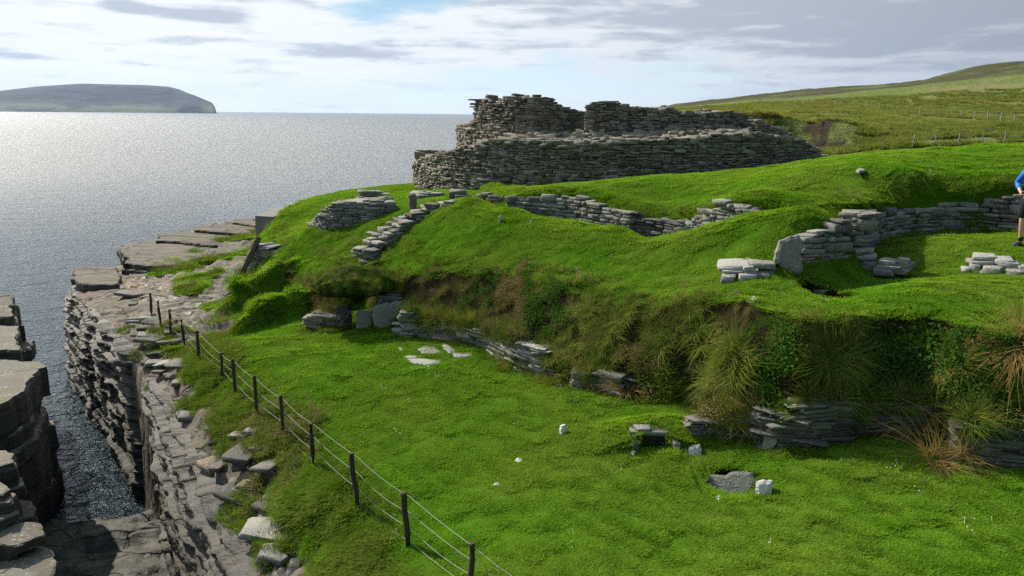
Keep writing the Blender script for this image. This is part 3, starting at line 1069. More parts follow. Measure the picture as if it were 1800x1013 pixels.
def build_hills():
    m, t = material('hill_grass')
    p = pos_of(t)
    n1 = t.noise(p, 0.035, 6, 0.62)
    n2 = t.noise(t.mapv(p, (1, 1, 3)), 0.35, 6, 0.7)
    n3 = t.noise(p, 1.6, 5, 0.75)
    c = t.mix(n2, (0.075, 0.115, 0.022), (0.175, 0.20, 0.050))
    c = t.mix(t.m('MULTIPLY', t.ss(n1, .47, .62), .75), c, (0.22, 0.19, 0.08))
    c = t.mix(t.ss(n3, .45, .75), c, (0.055, 0.085, 0.022))
    y = t.n('ShaderNodeSeparateXYZ', _0=p)
    heath = t.ss(t.n('ShaderNodeVectorMath', operation='LENGTH', _0=p).outputs['Value'], 310, 345)
    c = t.mix(t.m('MULTIPLY', heath, t.ss(n1, .30, .50)), c, (0.060, 0.058, 0.025))
    soil = attr(t, 'soil')
    ly = t.noise(t.mapv(p, (.3, .3, 5)), 1.0, 5, .65)
    c = t.mix(soil, c, t.mix(ly, (0.010, 0.008, 0.005), (0.105, 0.078, 0.042)))
    hb = t.m('ADD', t.m('MULTIPLY', n2, 1.2), t.m('MULTIPLY', n3, .35))
    b = t.n('ShaderNodeBsdfPrincipled', _Base_Color=c, _Roughness=0.95, _Normal=bump(t, hb, 1.0, 0.9))
    b.inputs['Specular IOR Level'].default_value = 0.1
    out(t, b)
    pxs = np.concatenate([np.linspace(900, 1180, 30), np.linspace(1185, 1900, 300), np.linspace(1910, 2500, 50)])
    ds = []
    for a, b_ in zip(HROWS[:-1], HROWS[1:]):
        k = max(3, int(math.log(b_[0] / a[0]) / .012))
        ds += list(np.exp(np.linspace(math.log(a[0]), math.log(b_[0]), k, endpoint=False)))
    ds.append(HROWS[-1][0])
    G = np.array([[hill_pt(px, d) for px in pxs] for d in ds])
    X, Y = G[..., 0], G[..., 1]
    D = np.array(ds)[:, None]
    G[..., 2] += (.25 * fbm(X * .35, Y * .35, 71, 4) * sstep(40, 60, D) + .0022 * D * fbm(X * .06, Y * .06, 72, 4))
    soil = sstep(.32, .60, np.exp(-((np.array(pxs)[None] - 1445) / 44) ** 2) + 1.1 * fbm(X * .5, G[..., 2] * 1.2, 73, 4) - .25) * (np.abs(D - 58.8) < 2.6)
    soil = np.maximum(soil, sstep(.25, .4, fbm(X * .12, Y * .35, 75, 4)) * sstep(300, 320, D) * sstep(350, 335, D) * .8)
    layz = G[..., 2] / .28
    G[..., 1] += soil * (.22 * (vnoise(np.floor(layz), X * .4, 77) - .5))
    n, k = X.shape
    i = np.arange(n * k).reshape(n, k)
    Q = np.stack([i[:-1, :-1], i[:-1, 1:], i[1:, 1:], i[1:, :-1]], -1).reshape(-1, 4)
    o = link('hillside', new_mesh('hillside', G.reshape(-1, 3), Q, m, {'soil': soil.ravel()}, smooth=True))
    tag(o, kind='structure')


build_hills()


# ------------------------------------------------------------------ sea cliffs
def resample(poly, step):
    P = np.array(poly, float)
    L = np.concatenate([[0], np.cumsum(np.hypot(*np.diff(P[:, :2], axis=0).T))])
    s = np.arange(0, L[-1], step)
    return np.stack([np.interp(s, L, P[:, k]) for k in range(P.shape[1])], 1), s


def strata_offsets(z0, z1, rng, tmin=.03, tmax=.17, amp=.16):
    zs, of = [z0], []
    while zs[-1] < z1:
        zs.append(zs[-1] + rng.uniform(tmin, tmax))
        of.append(rng.normal(0, amp))
    return np.array(zs), np.array(of)


def cliff_curtain(name, poly, ztop, zbot, seed, lean=0.25, amp=.075, left=1, mat='cliff', step=.06, dz=.024, blocks=.15, follow=True):
    """a cliff face of bedded flagstone: offset outwards by layer, block and fine noise"""
    rng = np.random.default_rng(seed)
    P, s = resample(poly, step)
    u = np.gradient(P[:, :2], axis=0)
    u /= np.linalg.norm(u, axis=1)[:, None] + 1e-9
    ker = np.ones(9) / 9
    u = np.stack([np.convolve(np.pad(u[:, k], 4, mode='edge'), ker, 'valid') for k in (0, 1)], 1)
    u /= np.linalg.norm(u, axis=1)[:, None]
    nrm = np.stack([-u[:, 1], u[:, 0]], 1) * left
    zz = np.arange(zbot, ztop + .001, dz)
    lay, of = strata_offsets(zbot - .3, ztop + .5, rng, amp=amp)
    zt = np.full(len(s), ztop)
    if follow:
        q = P[:, :2] - nrm * .55
        zt = np.minimum(terrain(q[:, 0], q[:, 1])['z'], ztop + .45) - .02
        zt = np.convolve(np.pad(zt, 6, mode='edge'), np.ones(13) / 13, 'valid')
    Sg, Zg = np.meshgrid(s, zz)
    dip = .05 * np.sin(Sg * .5 + seed) + .02 * Sg * .2 + .12 * fbm(Sg * .4, Sg * 0, seed + 4, 3)
    li = np.clip(np.searchsorted(lay, (Zg + dip).ravel()).reshape(Zg.shape) - 1, 0, len(of) - 1)
    o = of[li]
    # blocks: each layer broken along s
    o = o + blocks * (hash2(np.floor(Sg * .9 + 7 * hash2(li, li * 0, seed + 5)), li, seed + 2) - .5)
    big = fbm(Sg * .35, Zg * .25, seed + 9, 3)
    o = o + .40 * big + .07 * fbm(Sg * 2.4, Zg * 4, seed + 11, 4) + .03 * fbm(Sg * 8, Zg * 14, seed + 13, 2)
    # clefts
    cleft = sstep(.80, .93, vnoise(Sg * .42 + .6 * fbm(Sg * 0, Zg * .5, seed + 16, 2), Zg * .08, seed + 15))
    o = o - .55 * cleft
    t = (ztop - Zg) / (ztop - zbot)
    o = o + lean * t - .22 * (1 - .6 * t)
    X = P[:, 0][None] + nrm[:, 0][None] * o
    Y = P[:, 1][None] + nrm[:, 1][None] * o
    Z = zbot + (Zg - zbot) * ((zt - zbot) / (ztop - zbot))[None]
    # lip: run back inland under the shelf
    X = np.vstack([X, P[:, 0][None] - nrm[:, 0][None] * .9])
    Y = np.vstack([Y, P[:, 1][None] - nrm[:, 1][None] * .9])
    Z = np.vstack([Z, zt[None] + .015])
    n, k = X.shape
    i = np.arange(n * k).reshape(n, k)
    Q = np.stack([i[:-1, :-1], i[:-1, 1:], i[1:, 1:], i[1:, :-1]], -1).reshape(-1, 4)
    if left > 0:
        Q = Q[:, ::-1]
    me = new_mesh(name, np.stack([X, Y, Z], -1).reshape(-1, 3), np.ascontiguousarray(Q), M[mat])
    return tag(link(name, me), kind='structure')


cliff_curtain('cliff', [k[:2] for k in KEDGE], 3.27, -1.0, 11, lean=.25)


def strata_block(name, poly, z0, z1, seed, mat='warmrock', tmin=.08, tmax=.3, amp=.07, top_mat=None):
    """a bluff of stacked flagstone beds; poly in plan, counter-clockwise"""
    rng = np.random.default_rng(seed)
    P = np.array([p[:2] for p in poly])
    A = 0.5 * np.sum(P[:, 0] * np.roll(P[:, 1], -1) - np.roll(P[:, 0], -1) * P[:, 1])
    if A < 0:
        P = P[::-1]
    R, s = resample(np.vstack([P, P[:1]]), .12)
    N = len(R)
    c = P.mean(0)
    u = np.roll(R, -1, 0) - np.roll(R, 1, 0)
    u /= np.linalg.norm(u, axis=1)[:, None] + 1e-9
    nr = np.stack([u[:, 1], -u[:, 0]], 1)
    V, Q, T = [], [], []
    z = z0
    first = True
    while z < z1 - .03:
        h = min(rng.uniform(tmin, tmax), z1 - z)
        if z1 - z - h < .05:
            h = z1 - z
        tone = rng.random()
        off = rng.normal(0, amp)
        o = off + .10 * fbm(s * .9, s * 0 + z * 3, seed + 3, 3) + .12 * (hash2(np.floor(s * .8 + rng.uniform(0, 5)), s * 0 + int(z * 100), seed) - .5) + .18 * fbm(s * .35, s * 0 + z * .4, seed + 5, 2)
        a = len(V)
        zt = .03 * fbm(s * 1.1, s * 0 + z, seed + 8, 3)
        for kk, (zz, ins) in enumerate(((z, .02), (z + h * .12, 0), (z + h * .85, 0), (z + h, .03))):
            pts = R + nr * (o - ins + rng.normal(0, .014, N) + .05 * fbm(s * 4, s * 0 + z * 7, seed + 6, 2) - .10 * sstep(.78, .9, vnoise(s * 1.1, s * 0 + z * 2, seed + 7)))[:, None]
            V += [(p[0], p[1], zz + (zt[q] if kk > 1 else 0)) for q, p in enumerate(pts)]
        T += [tone] * (4 * N)
        for kk in range(3):
            for q in range(N):
                Q.append((a + kk * N + q, a + kk * N + (q + 1) % N, a + (kk + 1) * N + (q + 1) % N, a + (kk + 1) * N + q))
        # top of the bed
        V.append((c[0], c[1], z + h))
        T.append(tone)
        for q in range(N):
            Q.append((a + 3 * N + q, a + 3 * N + (q + 1) % N, len(V) - 1))
        z += h
    me = new_mesh(name, V, Q, M[mat], {'tone': T})
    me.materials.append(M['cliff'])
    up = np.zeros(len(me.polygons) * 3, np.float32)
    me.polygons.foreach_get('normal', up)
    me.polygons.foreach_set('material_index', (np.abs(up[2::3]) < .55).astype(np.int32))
    return me


# the bluff and ledges on the near side of the inlet: one cliff of bedded rock with its loose blocks
def P2(px, py, z):
    return tuple(at(px, py, z)[:2])


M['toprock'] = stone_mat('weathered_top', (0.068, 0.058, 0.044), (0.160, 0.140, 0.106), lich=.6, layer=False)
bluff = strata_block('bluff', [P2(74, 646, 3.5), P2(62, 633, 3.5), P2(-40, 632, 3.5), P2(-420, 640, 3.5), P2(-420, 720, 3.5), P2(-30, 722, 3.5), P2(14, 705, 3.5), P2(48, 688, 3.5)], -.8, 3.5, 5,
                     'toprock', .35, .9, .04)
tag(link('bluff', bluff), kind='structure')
for nm, pl, z0, z1, sd_, mt in [
    ('sea_stack', [P2(42, 572, 3.5), P2(-60, 568, 3.5), P2(-300, 575, 3.5), P2(-300, 632, 3.5), P2(38, 615, 3.5)], -.8, 3.5, 21, 'dark'),
    ('sea_stack', [P2(22, 518, 3.7), P2(-60, 516, 3.7), P2(-260, 520, 3.7), P2(-260, 570, 3.7), P2(20, 556, 3.7)], -.8, 3.7, 22, 'dark')]:
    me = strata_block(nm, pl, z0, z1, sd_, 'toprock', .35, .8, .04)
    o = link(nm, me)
    tag(o, {21: 'low dark block of bedded rock standing in the inlet behind the bluff', 22: 'farthest dark rock stack at the mouth of the inlet, with a rounded top'}[sd_], 'sea stack')
# ledges below the bluff, stepping towards the viewer
for k, (pl, z1) in enumerate([
    ([P2(22, 798, 2.9), P2(28, 812, 2.9), P2(-20, 826, 2.9), P2(-200, 830, 2.9), P2(-200, 790, 2.9)], 2.9),
    ([P2(10, 838, 2.7), P2(28, 858, 2.7), P2(18, 874, 2.7), P2(-40, 884, 2.7), P2(-200, 890, 2.7), P2(-200, 830, 2.7)], 2.7),
    ([P2(20, 884, 2.4), P2(28, 902, 2.4), P2(-20, 922, 2.4), P2(-200, 930, 2.4), P2(-200, 880, 2.4)], 2.4),
    ([P2(62, 922, 2.2), P2(80, 938, 2.2), P2(30, 962, 2.2), P2(-60, 972, 2.2), P2(-250, 970, 2.2), P2(-250, 905, 2.2), P2(0, 915, 2.2)], 2.2),
    ([P2(88, 966, 1.9), P2(100, 990, 1.9), P2(96, 1030, 1.9), P2(60, 1080, 1.9), P2(-60, 1200, 1.9), P2(-400, 1200, 1.9), P2(-300, 960, 1.9), P2(20, 958, 1.9)], 1.9),
    ([P2(70, 1000, 2.1), P2(78, 1016, 2.1), P2(30, 1080, 2.1), P2(-80, 1180, 2.1), P2(-350, 1180, 2.1), P2(-300, 1000, 2.1), P2(20, 992, 2.1)], 2.1)]):
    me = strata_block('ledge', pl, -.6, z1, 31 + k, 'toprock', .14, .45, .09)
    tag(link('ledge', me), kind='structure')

# thicker beds of the shelf that stand up as low steps towards the sea
for k, (z1, pl) in enumerate([(3.66, [(214, 428), (262, 425), (330, 430), (415, 438), (425, 458), (340, 466), (262, 468), (216, 464)]),
                              (3.78, [(276, 411), (338, 406), (438, 414), (448, 430), (410, 436), (330, 428), (276, 424)]),
                              (3.90, [(346, 398), (402, 393), (448, 398), (450, 411), (400, 410), (346, 405)]),
                              (4.0, [(408, 386), (446, 383), (450, 396), (408, 392)]),
                              (3.45, [(134, 470), (206, 468), (209, 486), (200, 500), (150, 498), (130, 488)])]):
    tag(link('rock_bed', strata_block('rock_bed', [P2(px, py, z1) for px, py in pl], 2.6, z1, 61 + k, 'rock', .12, .3, .05)), kind='structure')

# ------------------------------------------------------------------ the broch
def ring(cx, cy, r, a0, a1, n):
    return [(cx + r * math.sin(a), cy - r * math.cos(a), a) for a in np.linspace(a0, a1, n)]   # a=0 nearest the camera, + to the right


def sil(x, y, tab):
    px = proj((x, y, 8.5))[0]
    return z_for(x, y, float(np.interp(px, *zip(*tab))))


def build_broch():
    cx, cy = BR
    base = atd(1090, 330, 25.7)[2] - .1
    root = thing('broch', 'ruined round drystone broch tower, tallest at its left, on the mound by the sea', 'ruin', (cx, cy, base))
    lk = dict(course=(0.04, 0.115), length=(0.14, 0.48), depth=(.3, .5), push=.04)
    # outer wall: the low broad ring, ragged where it has fallen
    OUT = [(720, 300), (724, 290), (735, 280), (760, 272), (790, 264), (830, 256), (850, 247), (900, 247), (960, 250), (1000, 251), (1100, 250), (1200, 245), (1280, 238), (1330, 236), (1370, 240), (1420, 250), (1440, 262), (1450, 276)]
    st = Stones(101)
    ctrl = [(x, y, base, sil(x, y, OUT)) for x, y, a in ring(cx, cy, BROCH_R, -1.62, 1.62, 60)]
    wall_stones(st, ctrl, 1.3, ragged=.16, batter=.05, both=False, sink=.7, **lk)
    back = [(x, y, base, base + .5 + .2 * math.sin(3 * a)) for x, y, a in ring(cx, cy, BROCH_R, 1.62, 2 * math.pi - 1.62, 40)]
    wall_stones(st, back, 1.3, ragged=.2, batter=.05, both=False, course=(.2, .3), length=(.6, 1.2), depth=(.4, .5))
    st.build('outer_wall', M['broch'], root).matrix_parent_inverse = Matrix.Translation((-cx, -cy, -base))
    # inner wall, taller: left tower, broken pillar, long right-hand stretch
    st = Stones(102)
    r2 = BROCH_R - 1.75
    TOW = [(838, 205), (844, 180), (850, 174), (880, 171), (915, 169), (940, 172), (962, 178), (985, 182), (1010, 188), (1028, 194)]

    def arc_for(px0, px1, r, n, front=True):
        """angles on the ring of radius r whose near side spans photo columns px0..px1"""
        aa = np.linspace(-1.6, 1.6, 700)
        pxs = np.array([proj((cx + r * math.sin(a), cy - r * math.cos(a), 8.5))[0] for a in aa])
        k = np.argmax(pxs)
        j = np.argmin(pxs)
        aa, pxs = aa[j:k + 1], pxs[j:k + 1]
        return [float(np.interp(q, pxs, aa)) for q in np.linspace(px0, px1, n)]

    def stretch(px0, px1, r, tab, n, thick, z0=None, **k):
        c = []
        for a in arc_for(px0, px1, r, n):
            x, y = cx + r * math.sin(a), cy - r * math.cos(a)
            c.append((x, y, z0 if z0 is not None else base + .6, sil(x, y, tab)))
        wall_stones(st, c, thick, **{**lk, **k})
    # the tower: near face only up to the break at px 935, then the inside of the far arc shows in the gap
    r2l = 7.3
    aL = np.linspace(-1.95, -.60, 24)
    TOWN = [(830, 225), (838, 205), (843, 178), (850, 174), (880, 172), (915, 169), (930, 171), (942, 184), (958, 202), (978, 218), (1000, 232), (1030, 236)]
    c = []
    for a in aL:
        x, y = cx + r2l * math.sin(a), cy - r2l * math.cos(a)
        c.append((x, y, base + .8, sil(x, y, TOWN)))
    wall_stones(st, c, 1.5, ragged=.34, **lk)
    # far arc of the same ring, seen from inside
    cf = []
    for a in np.linspace(-1.95, -2.95, 26):
        x, y = cx + 5.6 * math.sin(a), cy - 5.6 * math.cos(a)
        cf.append((x, y, base + .5, sil(x, y, [(830, 176), (930, 174), (958, 180), (985, 186), (1010, 192), (1030, 199), (1050, 203), (1100, 205)])))
    wall_stones(st, cf, 1.5, ragged=.12, face=1, **lk)
    st.build('tower_wall', M['broch'], root).matrix_parent_inverse = Matrix.Translation((-cx, -cy, -base))
    st = Stones(103)
    stretch(1034, 1094, 7.0, [(1030, 186), (1040, 180), (1060, 177), (1090, 181), (1098, 188)], 6, 1.5, ragged=.08)
    st.build('pillar_stump', M['broch'], root).matrix_parent_inverse = Matrix.Translation((-cx, -cy, -base))
    st = Stones(104)
    stretch(1090, 1345, 6.9, [(1088, 189), (1140, 189), (1190, 190), (1200, 203), (1230, 200), (1275, 196), (1300, 198), (1320, 205), (1345, 222)], 22, 1.5, ragged=.12)
    stretch(1335, 1395, 7.6, [(1330, 212), (1350, 222), (1375, 227), (1395, 238)], 8, 1.2, ragged=.12)
    cf = []
    for a in np.linspace(2.95, 1.9, 22):
        x, y = cx + 5.6 * math.sin(a), cy - 5.6 * math.cos(a)
        cf.append((x, y, base + .5, sil(x, y, [(1040, 205), (1100, 200), (1200, 203), (1300, 206)])))
    wall_stones(st, cf, 1.4, ragged=.1, face=-1, both=False, **lk)
    st.build('inner_wall', M['broch'], root).matrix_parent_inverse = Matrix.Translation((-cx, -cy, -base))
    # rubble ledge between the two rings, rising inwards
    st = Stones(105)
    rng = st.rng
    for k in range(1500):
        a = rng.uniform(-1.7, 1.6)
        f = rng.random()
        r = BROCH_R - .25 - f * 2.2
        x, y = cx + r * math.sin(a), cy - r * math.cos(a)
        xo, yo = cx + BROCH_R * math.sin(a), cy - BROCH_R * math.cos(a)
        zo = sil(xo, yo, OUT) - .12
        z = zo + (.03 + .30 * f) * f + rng.uniform(-.05, .07)
        b = a + rng.normal(0, .35)
        st.add((x, y, z), (math.cos(b), math.sin(b), 0), (math.sin(b), -math.cos(b), 0), (rng.uniform(.35, .9), rng.uniform(.3, .6), rng.uniform(.07, .17)), tilt=.13)
    # its fill
    V, Q = [], []
    A = np.linspace(-1.75, 1.7, 70)
    for a in A:
        xo, yo = cx + BROCH_R * math.sin(a), cy - BROCH_R * math.cos(a)
        zo = sil(xo, yo, OUT) - .16
        for r, z in ((BROCH_R - .3, zo), (BROCH_R - 1.4, zo + .04), (BROCH_R - 2.6, zo + .22), (BROCH_R - 3.0, base)):
            V.append((cx + r * math.sin(a), cy - r * math.cos(a), z))
    for i in range(len(A) - 1):
        for k in range(3):
            Q.append((i * 4 + k, i * 4 + 4 + k, i * 4 + 5 + k, i * 4 + 1 + k))
    st.raw(V, Q, .05)
    st.build('rubble_ledge', M['broch'], root).matrix_parent_inverse = Matrix.Translation((-cx, -cy, -base))


build_broch()


# ------------------------------------------------------------------ drystone walls
def wall_px(ctrl, thick, seed, away=True, mat='wall', name='drystone_wall', label=None, **k):
    """ctrl rows: photo column, row of the foot, row of the top, distance"""
    pts = []
    for px, pb, pt, d in ctrl:
        a = atd(px, pb, d) if d else ray_ground(px, pb)
        pts.append((a[0], a[1], a[2], z_for(a[0], a[1], pt)))
    st = Stones(seed)
    wall_stones(st, pts, thick, **k)
    o = st.build(name, M[mat])
    return tag(o, label, 'wall')


M['reveal'] = stone_mat('revetment_stone', (0.10, 0.095, 0.08), (0.34, 0.33, 0.29), lichen=(.5, .49, .45), lich=.5)
SM = dict(course=(0.05, 0.11), length=(0.2, 0.55), depth=(.22, .38))
wall_px([(543, 402, 394, 0), (560, 404, 378, 0), (586, 406, 357, 0), (628, 394, 353, 0), (660, 384, 353, 0), (687, 374, 355, 0)], .95, 201,
        label='low ruined drystone wall with ragged left end on the sea-side green slope', ragged=.06, **SM)
wall_px([(639, 349, 337, 31), (652, 349, 335, 31), (668, 350, 342, 31), (700, 351, 343, 31), (722, 352, 344, 31)], .6, 202,
        label='farthest low rubble wall against the sea, left of the broch foot', ragged=.05, course=(.07, .13), length=(.25, .6), depth=(.25, .4))
wall_px([(733, 378, 348, 24.6), (750, 376, 342, 24.6), (774, 366, 341, 25.0)], .9, 203, label='short square stub of wall beside the dark upright slab below the broch', ragged=.05, **SM)
wall_px([(842, 353, 342, 24.2), (864, 357, 343, 23.8), (888, 362, 344, 23.4)], .6, 204, label='small grey wall stub in the turf just above the mound crest', ragged=.05, **SM)
wall_px([(786, 364, 353, 0), (762, 374, 362, 0), (738, 389, 376, 0), (716, 406, 393, 0), (692, 426, 411, 0), (674, 442, 429, 0), (664, 452, 440, 0)], .75, 205,
        label='drystone wall stepping down the slope along the left of the big green mound', ragged=.06, face=-1, sink=.1, **SM)
wall_px([(897, 388, 349, 21.9), (940, 395, 349, 21.5), (985, 400, 350, 21.0), (998, 402, 345, 20.9), (1018, 405, 347, 20.6), (1040, 408, 358, 20.2), (1062, 412, 366, 19.9), (1098, 418, 374, 19.3)], .6, 206,
        label='pale rubble wall lining the sunken passage, under the broch', ragged=.07, both=False, **SM)
wall_px([(1094, 420, 382, 19.5), (1128, 426, 385, 19.1), (1160, 430, 387, 18.75), (1192, 436, 391, 18.3)], .6, 207,
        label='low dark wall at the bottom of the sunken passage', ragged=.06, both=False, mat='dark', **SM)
wall_px([(1190, 440, 394, 18.35), (1215, 436, 386, 18.0), (1244, 425, 366, 17.55), (1262, 415, 359, 17.3), (1295, 405, 362, 17.0), (1308, 400, 366, 16.9)], .6, 208,
        label='curved retaining wall closing the right end of the sunken passage', ragged=.05, both=False, **SM)
wall_px([(1422, 466, 414, 0), (1448, 461, 404, 0), (1482, 454, 388, 0)], .7, 209, label='wall end of dark stones behind the upright rounded slab', ragged=.06, mat='wall', cap='no', both=False, **SM)
wall_px([(1474, 450, 374, 15.4), (1500, 448, 374, 0), (1550, 428, 374, 0), (1600, 417, 367, 0), (1660, 410, 360, 0), (1720, 408, 348, 0), (1800, 410, 339, 0), (1950, 412, 328, 0)], .6, 210,
        label='long grey retaining wall behind the walker, under the turf mound', ragged=.08, both=False, cap='no', course=(.05, .13), length=(.18, .55), depth=(.25, .4))
FL = dict(course=(0.03, 0.07), length=(0.35, 1.0), depth=(.16, .24), push=.03, sink=.06)
wall_px([(716, 594, 553, 0), (743, 594, 566, 0), (800, 602, 572, 0), (853, 615, 584, 0), (900, 647, 598, 0), (941, 659, 613, 0)], .26, 211,
        label='low revetment of thin pale flagstones under the overgrown bank', ragged=.03, both=False, mat='reveal', **FL)
wall_px([(1018, 684, 656, 0), (1045, 688, 660, 0), (1070, 694, 664, 0)], .26, 212, label='short piece of flagstone revetment showing through the bank vegetation', ragged=.03, both=False, **FL)
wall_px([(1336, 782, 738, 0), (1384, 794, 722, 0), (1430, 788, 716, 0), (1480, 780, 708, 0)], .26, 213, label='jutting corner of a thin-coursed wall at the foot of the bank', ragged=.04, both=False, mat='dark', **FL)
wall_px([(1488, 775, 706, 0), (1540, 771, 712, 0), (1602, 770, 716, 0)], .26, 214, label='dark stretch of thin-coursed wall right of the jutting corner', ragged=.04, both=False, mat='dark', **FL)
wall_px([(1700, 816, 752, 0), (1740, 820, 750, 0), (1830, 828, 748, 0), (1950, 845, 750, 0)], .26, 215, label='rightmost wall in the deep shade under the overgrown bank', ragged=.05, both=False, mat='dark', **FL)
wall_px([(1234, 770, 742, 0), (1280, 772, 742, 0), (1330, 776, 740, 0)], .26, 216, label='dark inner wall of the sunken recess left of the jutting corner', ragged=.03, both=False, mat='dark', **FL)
wall_px([(549, 580, 556, 0), (570, 580, 553, 0), (588, 579, 556, 0)], .3, 217, label='little pier of thin stones at the left of the overgrown cell doorway', ragged=.03, mat='wall', course=(.04, .08), length=(.3, .6), depth=(.25, .4))
wall_px([(674, 540, 519, 17.5), (692, 540, 517, 17.4)], .4, 218, label='narrow stack of thin stones above the slabs of the cell', ragged=.03, both=False, mat='wall', course=(.04, .08), length=(.2, .4), depth=(.25, .4))
wall_px([(440, 476, 446, 26.2), (452, 478, 432, 25.9), (470, 480, 436, 25.5), (484, 480, 444, 25.3)], .5, 219, label='old stone facing of the sea bank beside the slanting timber', ragged=.08, both=False, **SM)
wall_px([(468, 490, 478, 24.6), (486, 488, 466, 24.5), (506, 488, 463, 24.3)], .5, 220, label='tumbled pale end of the sea bank wall above the rock shelf', ragged=.1, both=False, mat='pale', **SM)


HANG = []          # wall tops that vegetation hangs over
for rr in ([(716, 594, 553), (743, 594, 566), (800, 602, 572), (853, 615, 584), (900, 647, 598), (941, 659, 613)], [(1018, 684, 656), (1070, 694, 664)], [(1236, 771, 742), (1336, 778, 740)],
           [(1336, 782, 738), (1384, 794, 722), (1430, 788, 716), (1480, 780, 708)], [(1488, 775, 706), (1602, 770, 716)], [(1690, 815, 750), (1830, 828, 748), (1950, 845, 750)]):
    L_ = []
    for px, pb, pt in rr:
        g = ray_ground(px, pb)
        L_.append((g[0], g[1], z_for(g[0], g[1], pt)))
    HANG.append(L_)


def slab_mesh(outline, thick, seed, rough=.012):
    """a flag: outline (u, v) metres extruded by thick with a chipped chamfer"""
    rng = np.random.default_rng(seed)
    per = np.sum(np.hypot(*np.diff(np.vstack([outline, outline[:1]]), axis=0).T))
    P, s = resample(np.vstack([outline, outline[:1]]), min(.07, per / 26))
    rough = min(rough, per * .006)
    for _ in range(2):
        P = .5 * P + .25 * (np.roll(P, 1, 0) + np.roll(P, -1, 0)) if per < 1.2 else P
    N = len(P)
    c = P.mean(0)
    V, Q = [], []
    wob = rng.normal(0, rough, (N, 2))
    for zz, ins in ((0, .03), (.18, 0), (.82, .0), (1, .035)):
        d = (P - c)
        d /= np.linalg.norm(d, axis=1)[:, None] + 1e-9
        R = P - d * (ins * (1 + rng.random(N)[:, None])) + wob + rng.normal(0, rough * .4, (N, 2))
        V += [(a, b, thick * zz) for a, b in R]
    for k in range(3):
        for q in range(N):
            Q.append((k * N + q, k * N + (q + 1) % N, (k + 1) * N + (q + 1) % N, (k + 1) * N + q))
    for lvl, zz in ((0, 0), (3, 1)):
        mid = len(V)
        for f in (.66, .33):
            a = len(V)
            base = np.array([V[lvl * N + q][:2] for q in range(N)])
            for q in range(N):
                p = c + (base[q] - c) * f
                V.append((p[0], p[1], thick * zz + rng.normal(0, rough * .1)))
        V.append((c[0], c[1], thick * zz))
        rings = [lvl * N, mid, mid + N]
        for a, b in zip(rings[:-1], rings[1:]):
            for q in range(N):
                f = (a + q, a + (q + 1) % N, b + (q + 1) % N, b + q)
                Q.append(f if lvl else f[::-1])
        for q in range(N):
            f = (rings[-1] + q, rings[-1] + (q + 1) % N, len(V) - 1)
            Q.append(f if lvl else f[::-1])
    return V, Q


def upright(name, pix, d, thick, seed, label, cat, mat='slab', lean=0.0, yaw=0.0, sink=.12, foot=None):
    """an upright slab whose face fills the photo outline pix at distance d (facing the camera, turned by yaw)"""
    d = gdist(float(np.mean([q[0] for q in pix])), foot or max(q[1] for q in pix) - 1)
    pts = np.array([atd(px, py, d) for px, py in pix])
    c = pts.mean(0)
    zb = pts[:, 2].min()
    r = np.array([c[1], -c[0]]) / math.hypot(c[0], c[1])
    uv = np.array([[(p[:2] - c[:2]) @ r, p[2] - zb] for p in pts])
    low = uv[:, 1] < .12 * uv[:, 1].max()
    uv[low, 1] -= sink
    V, Q = slab_mesh(uv, thick, seed)
    me = new_mesh(name, V, Q, M[mat], {'tone': [np.random.default_rng(seed).random()] * len(V)})
    o = link(name, me)
    ang = math.atan2(r[1], r[0]) + yaw
    o.matrix_world = Matrix.Translation((c[0], c[1], zb)) @ Matrix.Rotation(ang, 4, 'Z') @ Matrix.Rotation(math.pi / 2 + lean, 4, 'X') @ Matrix.Translation((0, 0, -thick / 2))
    return tag(o, label, cat)


upright('standing_slab', [(1363, 462), (1362, 442), (1372, 426), (1386, 416), (1402, 414), (1411, 420), (1412, 470), (1390, 474)], 12.75, .16, 301, 'rounded grey upright slab leaning at the wall end on the terrace', 'standing stone', yaw=.25, lean=-.08)
upright('standing_slab', [(720, 378), (719, 344), (728, 341), (733, 343), (732, 377)], 24.6, .18, 302, 'dark upright slab at the edge of the wall stub below the broch', 'standing stone', 'dark')
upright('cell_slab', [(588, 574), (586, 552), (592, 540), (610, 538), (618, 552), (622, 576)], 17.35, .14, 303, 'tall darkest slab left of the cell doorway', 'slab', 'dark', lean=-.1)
upright('cell_slab', [(627, 578), (625, 549), (637, 545), (642, 548), (656, 546), (654, 572), (640, 576)], 16.95, .10, 304, 'smaller pale slab with notched top across the cell doorway', 'slab', lean=-.05)
upright('cell_slab', [(656, 570), (655, 540), (662, 536), (690, 532), (706, 532), (708, 548), (709, 574), (680, 572)], 16.8, .13, 305, 'largest square slab right of the cell doorway', 'slab', lean=-.05, yaw=.1)
upright('pointed_stone', [(875, 392), (877, 382), (880, 377), (882, 384), (880, 390)], 19.2, .10, 306, 'little pointed white stone standing on the mound slope', 'stone', 'white')
upright('white_stone', [(983, 764), (985, 752), (991, 747), (997, 749), (996, 756), (990, 763)], 11.15, .10, 307, 'upright white stone standing alone on the lawn', 'stone', 'white', lean=-.25, yaw=.5)
upright('leaning_slab', [(1338, 790), (1342, 760), (1356, 750), (1369, 764), (1364, 778), (1350, 793)], 9.75, .07, 308, 'tilted slab leaning in the shaded recess by the jutting wall corner', 'slab', lean=-.35, yaw=-.3)
ps = upright('pit_slab', [(1240, 828), (1286, 826), (1298, 823), (1324, 826), (1328, 842), (1318, 866), (1262, 866)], 9.1, .09, 309, 'broad dark slab lining the grassy pit on the lawn', 'slab', 'slab', lean=-.72, foot=850)
ps.location += Vector((SLABPIT[0], SLABPIT[1] - .08, 4.43)) - (ps.location + Vector((0, 0, 0)))
